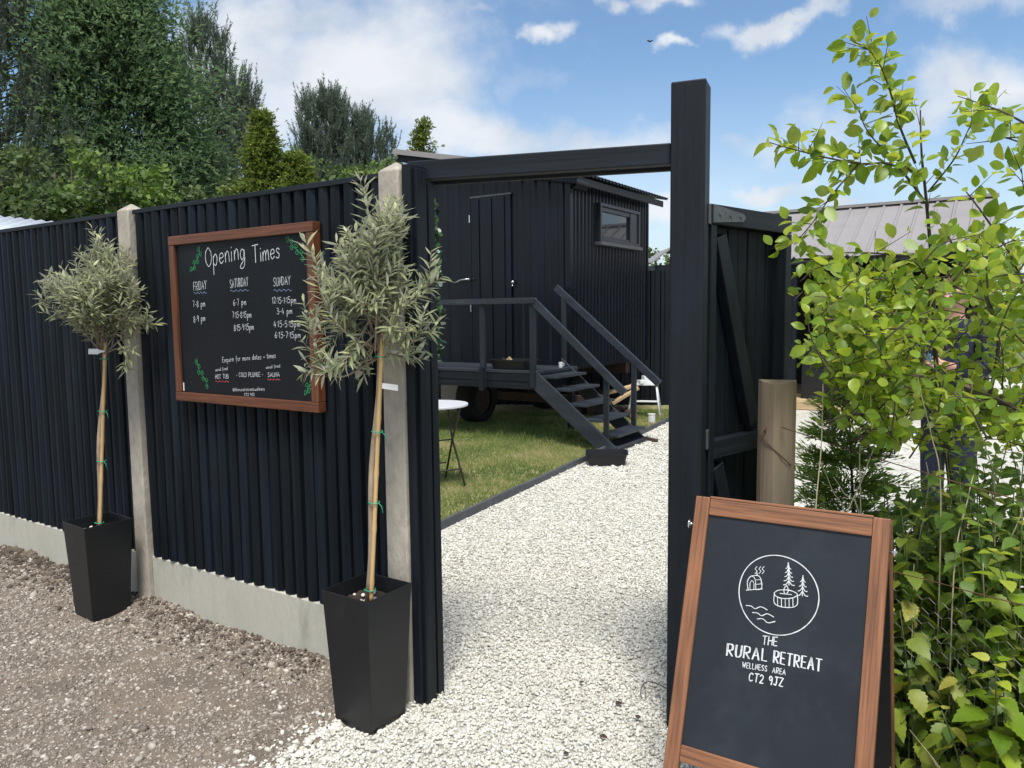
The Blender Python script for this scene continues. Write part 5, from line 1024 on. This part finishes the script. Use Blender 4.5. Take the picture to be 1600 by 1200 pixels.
m_yel = mat('yellowing_leaf', None, .5, .15, 50, rcols=[(0, (.13, .21, .028)), (.5, (.24, .31, .045)), (1, (.42, .40, .09))], trans=.4, tcol=(1.5, 1.35, .7))
for i in range(135):
    s, q = rng.uniform(-.05, 1.3), rng.uniform(.05, 1.05) ** .85; p = wirept(s, q)
    if np.linalg.norm(p[:2] - pc[:2]) < .15: continue
    herb('nettle_plant', 'upright green nettle with toothed leaves in the bank along the wire fence', 'nettle', 'nettles along the wire fence', p, rng.uniform(.6, 1.16) * (.80 if s < .25 else 1), int(rng.integers(12, 18)), rng.uniform(.052, .088), m_nettle if rng.random() < .72 else m_yel, .16, NETTLE_T)
for i in range(16):
    s, q = rng.uniform(.15, 1.15), rng.uniform(-.03, .12); p = wirept(s, q)
    herb('pale_nettle', 'short yellow-green nettle with pale leaves at the foot of the wire netting', 'nettle', 'pale nettles at the netting', p, rng.uniform(.25, .62), int(rng.integers(5, 9)), rng.uniform(.07, .10), m_yel, .35, NETTLE_T, droop=.7)
for i in range(7):
    s, q = rng.uniform(.25, 1.1), rng.uniform(.05, .3)
    herb('bramble_shoot', 'lime green shoot with narrow pointed leaves among the nettles', 'plant', 'lime green shoots', wirept(s, q), rng.uniform(.55, .85), 9, .085, m_bush, .3, NETTLE_T, 3, .2)
for q in ([(1272, 850), (1283, 700), (1286, 600)], [(1345, 850), (1343, 720), (1346, 680)], [(1310, 870), (1350, 742), (1367, 692), (1363, 660)], [(1325, 840), (1300, 765), (1281, 718)], [(1345, 830), (1318, 770), (1302, 745)], [(1430, 900), (1450, 765), (1447, 722)], [(1490, 900), (1512, 780), (1521, 742)], [(1555, 790), (1540, 700), (1515, 640), (1500, 590)], [(1470, 780), (1455, 680), (1440, 620), (1432, 580)], [(1398, 900), (1430, 815), (1446, 790)], [(1640, 740), (1575, 850), (1545, 900)], [(1480, 1190), (1488, 1000), (1500, 860), (1521, 780)], [(1530, 1190), (1538, 1000), (1536, 880)], [(1420, 1190), (1425, 1000), (1428, 880)]):
    Y0 = rng.uniform(2.25, 2.7); pts = [at(x, y, Y0 + .03 * k) for k, (x, y) in enumerate(q)]; pts = [np.array([pts[0][0] + .01, pts[0][1], max(0, pts[0][2] - .75)])] + pts
    t = MB(); Q = [np.array(p) - np.array([pts[0][0], pts[0][1], 0]) for p in smooth([tuple(p) for p in pts], 5)]; t.tube(Q, list(np.linspace(.0026, .0012, len(Q))), 6); o = t.build('dry_stalk', m_straw, None, True, loc=(pts[0][0], pts[0][1], 0)); tag(o, 'thin straw-coloured dead stalk standing among the nettles and conifer', 'dead stalk', 'dead stalks in the hedge bank')
b = MB()
for i in range(420):
    p = wirept(rng.uniform(.0, 1.4), rng.uniform(-.03, .35)); d = rand_dir(1)[0]; d[2] = abs(d[2]) * .8 + .1; L_ = rng.uniform(.12, .45); e = rand_dir(1)[0] * .4
    b.tube([p + d * L_ * u + e * L_ * u * u + np.array([0, 0, -.35 * L_ * u * u + .01]) for u in np.linspace(0, 1, 6)], [.0014, .0013, .0012, .0011, .0009, .0006], 3, cap=False)
o = b.build('dry_grass', m_straw); o['kind'] = 'stuff'
P, X, N_, S_ = [], [], [], []
for i in range(7500):
    s, q = rng.uniform(-.1, 1.6), rng.uniform(.03, 1.2); p = wirept(s, q, .95 * rng.random() ** 1.3 * min(1, .35 + q) * (.8 if s < .2 else 1)); P.append(p); d = rand_dir(1)[0]; d[2] = d[2] * .4 - .25; X.append(d); N_.append((0, -.3, 1) + rng.normal(0, .5, 3)); S_.append(rng.uniform(.03, .068))
V, F = scatter(*NETTLE_T, P, X, N_, S_); o = np_obj('undergrowth', V, F, m_nettle, None, True, np.repeat(rng.random(len(P)) ** 1.5, len(NETTLE_T[0]))); o['kind'] = 'stuff'
# conifer sapling with feathery sprays
tj = thing('conifer_sapling', 'young feathery conifer with flat green sprays behind the old wooden post', 'conifer', (1.46, 3.25, 0)); MB().tube([(0, 0, 0), (.01, 0, .6), (-.03, 0, 1.2)], [.012, .008, .002], 8).build('trunk', m_bbark, tj, True)
P, X, N_, S_, r = [], [], [], [], []; w = MB()
for k in range(120):
    z = .12 + 1.0 * rng.random() ** .9; L_ = (.34 * (1 - z / 1.35) + .07) * rng.uniform(.6, 1.2); a = rng.uniform(0, 6.28); d = np.array([math.cos(a), math.sin(a), rng.uniform(.1, .7)]); q = [np.array([-.02 * z, 0, z]) + d * L_ * u + np.array([0, 0, -.05 * u * u]) for u in np.linspace(0, 1, 7)]; w.tube(q, list(np.linspace(.0022, .0006, 7)), 4)
    pl = nrm(np.cross(d, (0, 0, 1)) + rng.normal(0, .5, 3))
    for u in np.linspace(.2, 1, 13):
        c = q[0] + d * L_ * u + np.array([0, 0, -.05 * u * u])
        for s in (1, -1):
            x = nrm(nrm(d) * .8 + pl * s * .9 + rng.normal(0, .12, 3)); l = (.085 * (1 - .6 * u) + .02) * rng.uniform(.7, 1.2)
            for j in range(4):
                P.append(c + x * l * j / 4); X.append(x + nrm(d) * (.9 if j % 2 else -.1) * 1.0 + rng.normal(0, .1, 3)); N_.append(np.cross(d, pl) + rng.normal(0, .3, 3)); S_.append((l * .5, .010, .010)); r.append(np.clip(rng.beta(2, 3) + .3 * (u > .8), 0, 1))
w.build('branches', m_bbark, tj, True); V, F = scatter(*QUAD_T, P, X, N_, S_); np_obj('foliage', V, F, m_thuja, tj, False, np.repeat(np.array(r), 4))
# ------------------------------------------------------------ person behind the bush
def skin_mesh(name, nodes, edges, m, parent, root=0, sub=2):
    me = bpy.data.meshes.new(name); me.from_pydata([n_[:3] for n_ in nodes], edges, []); me.update(); me.materials.append(m); o = bpy.data.objects.new(name, me); COL.objects.link(o); o.parent = parent
    o.modifiers.new('skin', 'SKIN').use_smooth_shade = True; sv = me.skin_vertices[0].data if len(me.skin_vertices) else None
    if sv is None:
        bpy.context.view_layer.objects.active = o; bpy.ops.mesh.customdata_skin_add(); sv = me.skin_vertices[0].data
    for i, n_ in enumerate(nodes): sv[i].radius = (n_[3], n_[4] if len(n_) > 4 else n_[3]); sv[i].use_root = (i == root)
    s = o.modifiers.new('sub', 'SUBSURF'); s.levels = s.render_levels = sub; return o
per = thing('person', 'person in dark navy clothes standing half hidden behind the leafy shrub, holding a blue card', 'person', (2.90, 5.05, 0), R_(-58))
def body(gr=0.0, parts='all'):
    n, e = [], []
    def add(p, r, link=None, r2=None): n.append((*p, r + gr, (r2 or r) + gr)); k = len(n) - 1; (e.append((link, k)) if link is not None else None); return k
    pel = add((0, .01, .94), .125, None, .105)
    if parts in ('all', 'top'):
        wa = add((0, .0, 1.08), .115, pel, .095); ch = add((0, .01, 1.28), .135, wa, .11); nb = add((0, .025, 1.44), .065, ch)
        if parts == 'all':
            nk = add((0, .01, 1.51), .052, nb); ch2 = add((0, -.015, 1.575), .075, nk, .088); tp = add((0, .0, 1.665), .072, ch2, .085); add((0, -.115, 1.585), .012, ch2)
            for s in (1, -1): add((s * .088, .012, 1.60), .014, ch2)
        for s in (1, -1):
            sh_ = add((s * .165, .03, 1.40), .056, ch); el = add((s * .225, .04, 1.13), .042, sh_); wr = add((s * .10, -.19, 1.15), .029 if parts == 'all' else .036, el)
            if parts == 'all':
                pm = add((s * .075, -.255, 1.165), .034, wr, .016); kn = add((s * .062, -.29, 1.17), .030, pm, .013)
                for j, (dx, dl) in enumerate(((-.024, .062), (-.008, .072), (.008, .068), (.022, .052))):
                    a = add((s * .055 + 0, -.31, 1.17 + dx), .009, kn); b_ = add((s * .035, -.31 - dl * .55, 1.168 + dx), .008, a); add((s * .008, -.315 - dl * .75, 1.166 + dx), .007, b_)
                th = add((s * .055, -.26, 1.205), .010, pm); add((s * .030, -.295, 1.215), .0085, th)
    if parts in ('all', 'legs'):
        for s in (1, -1):
            hp = add((s * .09, .015, .86), .092, pel); kn = add((s * .10, -.01, .50), .062, hp); an_ = add((s * .105, .03, .10), .042 if parts == 'all' else .052, kn)
            if parts == 'all': hl = add((s * .108, .0, .045), .042, an_); add((s * .115, -.13, .035), .034, hl)
    return n, e
n_, e_ = body(); skin_mesh('body', n_, e_, m_skin, per)
n_, e_ = body(.016, 'top'); skin_mesh('jacket', n_, e_, m_navy, per); n_, e_ = body(.018, 'legs'); skin_mesh('trousers', n_, e_, m_navyt, per)
for s in (1, -1):
    q = [(s * .108, .06, .045, .048), (s * .112, -.04, .045, .050), (s * .116, -.15, .038, .042)]; skin_mesh('shoe', q, [(0, 1), (1, 2)], m_plant, per)
    b = MB(); b.tube([(s * .032, -.092, 1.612), (s * .032, -.100, 1.612), (s * .032, -.106, 1.612)], [.013, .011, .003], 10); b.build('eye', m_white, per, True)
b = MB(); b.tube([(-.026, -.098, 1.532), (0, -.104, 1.530), (.026, -.098, 1.532)], [.004, .007, .004], 6); b.build('mouth', m_red, per, True)
V, Fc = [], []; nu, nv = 24, 10
for i in range(nv + 1):
    for j in range(nu):
        th, ph = math.pi * .62 * i / nv, 2 * math.pi * j / nu; fr = max(0, -math.sin(ph)); th *= 1 - .45 * fr; rr = 1 + .03 * math.sin(9 * ph + 3 * i); V.append((.094 * rr * math.sin(th) * math.cos(ph), .012 + .108 * rr * math.sin(th) * math.sin(ph), 1.622 + .118 * math.cos(th)))
MB().add(V, [(i * nu + j, i * nu + (j + 1) % nu, (i + 1) * nu + (j + 1) % nu, (i + 1) * nu + j) for i in range(nv) for j in range(nu)]).build('hair', m_hair, per, True)
cdm = MB().box((-.055, -.003, -.035), (.055, .003, .055)).build('card', m_blue, bevel=.001); Rz = Matrix.Rotation(R_(-58), 4, 'Z'); cdm.location = Vector((2.90, 5.05, 0)) + Rz @ Vector((0, -.335, 1.185)); cdm.rotation_euler = (.3, 0, R_(-58)); tag(cdm, 'small blue card held in both hands by the person behind the shrub', 'card')
# ------------------------------------------------------------ trees beyond the fence
def tree_base(px, Y): d = at(px, 600, Y); return np.array([d[0], Y, 0.0])
def height_at(py, px, Y): return at(px, py, Y)[2]
GROUP = 'trees behind the fence'
def trunk(t, pts, r0, r1, name='trunk'): return MB().tube(pts, list(np.linspace(r0, r1, len(pts))), 9).build(name, m_trunk, t, True)
def cypress(name, label, px, Y, top, r, m, nb, card, seed, prof=None, zlo=.06, up=.35, spr=12, lean=0, cat='conifer'):
    g = np.random.default_rng(seed); h = height_at(top, px, Y); p = tree_base(px, Y); t = thing(name, label, cat, p, 0, GROUP)
    trunk(t, [(lean * k * k, 0, h * k) for k in np.linspace(0, .97, 10)], .022 * h + .03, .01)
    prof = prof or (lambda z: (1 - z) ** .75 * (1 - .25 * math.exp(-z * 8)))
    z = zlo + (1 - zlo) * g.random(nb) ** 1.1; az = g.uniform(0, 6.283, nb); lump = np.array([1 + .42 * mnoise.noise((math.cos(a) * 1.3, math.sin(a) * 1.3, q * 5 + seed)) * 1.6 for a, q in zip(az, z)])
    L = np.array([prof(q) for q in z]) * r * lump * g.uniform(.5, 1.2, nb) + .12
    d = np.stack([np.cos(az), np.sin(az), up + .5 * z + g.normal(0, .12, nb)], 1); d = nrm(d)
    S0 = np.stack([lean * z * z, 0 * z, z * h * .97], 1)
    u = .38 + .62 * np.sqrt(g.random((nb, spr))); dro = -.22 * u ** 2 * L[:, None]
    Pc = S0[:, None] + d[:, None] * (u * L[:, None])[:, :, None]; Pc[:, :, 2] += dro
    w = .10 + .16 * L[:, None, None] * (u[:, :, None]); Pc = Pc + g.normal(0, 1, Pc.shape) * w * .62
    Pc = Pc.reshape(-1, 3); n = len(Pc); D = np.repeat(d, spr, 0)
    # fans of three flat sprays
    PP, XX, NN, SS = [], [], [], []
    for j in range(3):
        x = D * .9 + g.normal(0, .45, (n, 3)) + np.array([0, 0, -.18]); PP.append(Pc); XX.append(x); NN.append(np.array([0, 0, 1.0]) + g.normal(0, .45, (n, 3))); SS.append(card * g.uniform(.55, 1.25, n))
    rn = np.clip(g.beta(2, 3, n) + .22 * (u.reshape(-1) > .88), 0, 1); rn = np.tile(rn, 3)
    V, F = scatter(*SPRAY_T, np.concatenate(PP), np.concatenate(XX), np.concatenate(NN), np.concatenate(SS)); np_obj('crown', V, F, m, t, False, np.repeat(rn, 4)); return t
def pine(name, label, px, Y, top, r, nb, seed, zlo=.25, tuft=.16, m=None, lean=0, dens=1.0):
    g = np.random.default_rng(seed); h = height_at(top, px, Y); p = tree_base(px, Y); t = thing(name, label, 'pine tree', p, 0, GROUP)
    trunk(t, [(lean * k, .03 * h * math.sin(k * 3) * .3, h * k) for k in np.linspace(0, .98, 10)], .012 * h + .02, .012)
    br = MB(); P, X, K = [], [], []
    for k in range(nb):
        z = zlo + (1 - zlo) * g.random() ** .85; a = g.uniform(0, 6.28); L = r * ((1 - z) ** .7 + .10) * g.uniform(.55, 1.15); d = np.array([math.cos(a), math.sin(a), g.uniform(.25, .75)]); s = np.array([lean * z, 0, h * z * .96]); q = [s + d * L * v + np.array([0, 0, .30 * L * v * v]) for v in np.linspace(0, 1, 6)]; br.tube(q, list(np.linspace(.020, .007, 6)), 4, cap=False)
        for j in range(int((3 + 3.2 * L / max(r, .1)) * dens)):
            v = g.uniform(.4, 1.0); c = s + d * L * v + np.array([0, 0, .30 * L * v * v]) + g.normal(0, .05 + .03 * L, 3); pl = g.uniform(.25, .62) * (.6 + .5 * v); ax = nrm(np.array([d[0] * .25, d[1] * .25, 1.0]) + g.normal(0, .12, 3))
            for w_ in np.linspace(0, 1, 4): P.append(c + ax * pl * w_ + g.normal(0, .02, 3)); X.append(ax); K.append(1 - .45 * w_)
    br.build('branches', m_trunk, t); P = np.array(P); X = np.array(X); K = np.repeat(np.array(K), 15); n = len(P); k = 15
    st = np.repeat(P, k, 0) + np.repeat(X, k, 0) * (g.uniform(-.6, .8, n * k) * tuft)[:, None]; dx = np.repeat(X, k, 0) * .95 + g.normal(0, .5, (n * k, 3)); V, F = scatter(*NEEDLE_T, st, dx, g.normal(0, 1, (n * k, 3)), np.stack([tuft * K * g.uniform(.6, 1.1, n * k), np.full(n * k, tuft * 1.0), np.full(n * k, tuft)], 1))
    np_obj('crown', V, F, m or m_pine, t, False, np.repeat(np.clip(g.beta(2, 3, n), 0, 1).repeat(k), 3)); return t
def broad(name, label, px, Y, top, r, m, nc, nl, leaf, seed, zlo=.25, group=GROUP, cat='tree'):
    g = np.random.default_rng(seed); h = height_at(top, px, Y); p = tree_base(px, Y); t = thing(name, label, cat, p, 0, group)
    trunk(t, [(0, 0, 0), (.05, .02, h * .3), (-.04, 0, h * .6), (.02, 0, h * .85)], .02 * h + .03, .012)
    lb = MB(); P, X = [], []; cc = h * (1 + zlo) / 2; hh = h * (1 - zlo) / 2
    for k in range(nc):
        d = nrm(g.normal(size=3)); rr = g.random() ** .4; c = np.array([d[0] * r * rr, d[1] * r * rr, cc + d[2] * hh * rr * .93]); s = np.array([0, 0, max(.15 * h, c[2] * .55)])
        mid = (s + c) / 2 + g.normal(0, .1, 3); lb.tube([s, mid, c], [.03, .018, .006], 5, cap=False); cr = g.uniform(.22, .42) * (.6 + .16 * r)
        q = nrm(g.normal(size=(nl, 3))) * (g.random((nl, 1)) ** .45) * cr * np.array([1.15, 1.15, .8]); P.append(c + q); X.append(q + g.normal(0, .4, (nl, 3)) + np.array([0, 0, .1]))
    lb.build('limbs', m_trunk, t); P = np.concatenate(P); X = np.concatenate(X); n = len(P); V, F = scatter(*QUAD_T, P, X, np.array([0, -.2, .8]) + g.normal(0, .6, (n, 3)), leaf * g.uniform(.6, 1.25, n)); np_obj('crown', V, F, m, t, False, np.repeat(np.clip(g.beta(2, 3, n) + .25 * (P[:, 2] > cc + hh * .45), 0, 1), 4)); return t  # leaf tone random, shifted paler in the upper part of the crown
big = lambda z: min(1, (1 - z) * 1.9) ** .6 * (1 - .2 * math.exp(-z * 6))
cypress('cypress_tree', 'huge dark green cypress towering above the left fence out of the picture', 195, 19, -170, 2.35, m_cyp, 1900, .135, 101, big, .10, .28, 42)
cypress('cypress_tree', 'narrower dark cypress at the right shoulder of the huge one', 292, 20, 60, .85, m_cyp, 700, .13, 102, None, .08, .35, 30)
pine('pine_tree', 'grey-green pine filling the top left corner of the picture', 20, 17.5, -120, 2.6, 170, 103, .28, .20)
pine('pine_tree', 'thin feathery pine whose spire stands right of the huge cypress', 335, 21.5, 15, 1.35, 130, 104, .25, .18)
pine('pine_tree', 'sparse see-through pine leaning right of the thin pine spire', 368, 22, 48, 1.35, 110, 105, .25, .18)
pine('pine_tree', 'grey-green pine sapling with open branches, left of the golden conifer', 396, 21, 108, 1.2, 110, 106, .2, .17)
cypress('dark_conifer', 'dark green conifer low between the pines, left of the golden conifer', 345, 21, 225, 1.0, m_cyp, 480, .13, 107, None, .1, .3, 26)
cypress('golden_conifer', 'yellow-green conifer with drooping tips in the middle of the tree line', 426, 17, 168, 1.55, m_gold, 620, .105, 108, lambda z: (1 - z) ** 1.1 * (1 + .45 * math.sin(z * 31)), .1, .12, 28)
cypress('golden_conifer', 'low yellow-green conifer spreading at the right foot of the pointed golden one', 474, 17, 238, 1.2, m_gold, 420, .12, 109, lambda z: (1 - z) ** .9, .1, .22, 26)
pine('pine_tree', 'two-pronged grey pine standing left of the dense pine clump', 495, 27, 148, 1.4, 85, 110, .3, .19)
pine('pine_tree', 'dense grey pine, tallest of the clump above the middle of the fence', 530, 28, 146, 2.3, 220, 111, .2, .21, dens=1.3)
pine('pine_tree', 'dense grey pine with the rounded top, right of the tallest in the clump', 577, 28, 174, 2.0, 170, 112, .2, .20, dens=1.2)
pine('pine_tree', 'small spiky grey pine alone to the right of the pine clump', 614, 28, 195, .95, 70, 113, .25, .19)
cypress('golden_conifer', 'small golden conifer with upswept side shoots above the gate beam', 670, 18.5, 184, 1.75, m_gold, 260, .10, 114, lambda z: (1 - z) ** 1.25, .2, .35, 20)
broad('hedge_tree', 'bright green bushy tree at the left edge above the fence', 8, 14.5, 225, 1.2, m_dec, 60, 90, .10, 115)
broad('hedge_tree', 'broad mid green bush between the left edge and the concrete post', 105, 14, 205, 1.5, m_decd, 90, 100, .10, 116)
broad('hedge_tree', 'light green bush with rounded leafy top, right of the left concrete post', 215, 14, 225, 1.25, m_dec, 85, 100, .10, 117)
broad('hedge_tree', 'low green bush just above the fence top, right of the light green one', 290, 15, 278, 1.0, m_decd, 55, 90, .10, 118)
broad('hedge_tree', 'olive green bush right of the golden conifer, over the fence top', 545, 17, 250, 1.0, m_decd, 60, 90, .10, 119)
broad('hedge_tree', 'fresh green young tree left of the concrete post by the gate', 590, 16.5, 220, .75, m_dec, 60, 90, .09, 120)
broad('hedge_tree', 'green bushy tree behind the hut roof, right of the fresh green one', 640, 18, 232, .9, m_decd, 60, 90, .10, 121)
broad('hedge_tree', 'far round green tree glimpsed between the hut corner and the tall post', 1024, 30, 378, 1.3, m_decd, 60, 90, .14, 122)
broad('hedge_tree', 'mid green leafy tree low between the golden conifer and the pine clump', 462, 18, 232, 1.0, m_dec, 60, 90, .09, 131)
broad('hedge_tree', 'dull green bush filling the gap under the two-pronged pine', 510, 18, 240, .9, m_decd, 55, 90, .09, 132)
broad('hedge_tree', 'dark green bush at the foot of the golden conifer, just over the fence', 400, 17.5, 262, .9, m_decd, 55, 90, .09, 133)
bd = MB(); bd.add([(-.09, 0, .03), (0, 0, 0), (.08, .02, .04), (0, .06, .01), (0, -.06, -.01)], [(0, 4, 1), (0, 1, 3), (1, 4, 2), (1, 2, 3)]); o = bd.build('bird', m_tyre, loc=at(1016, 64, 24)); sm = o.modifiers.new('s', 'SOLIDIFY'); sm.thickness = .03; tag(o, 'tiny dark bird flying high in the blue sky', 'bird')
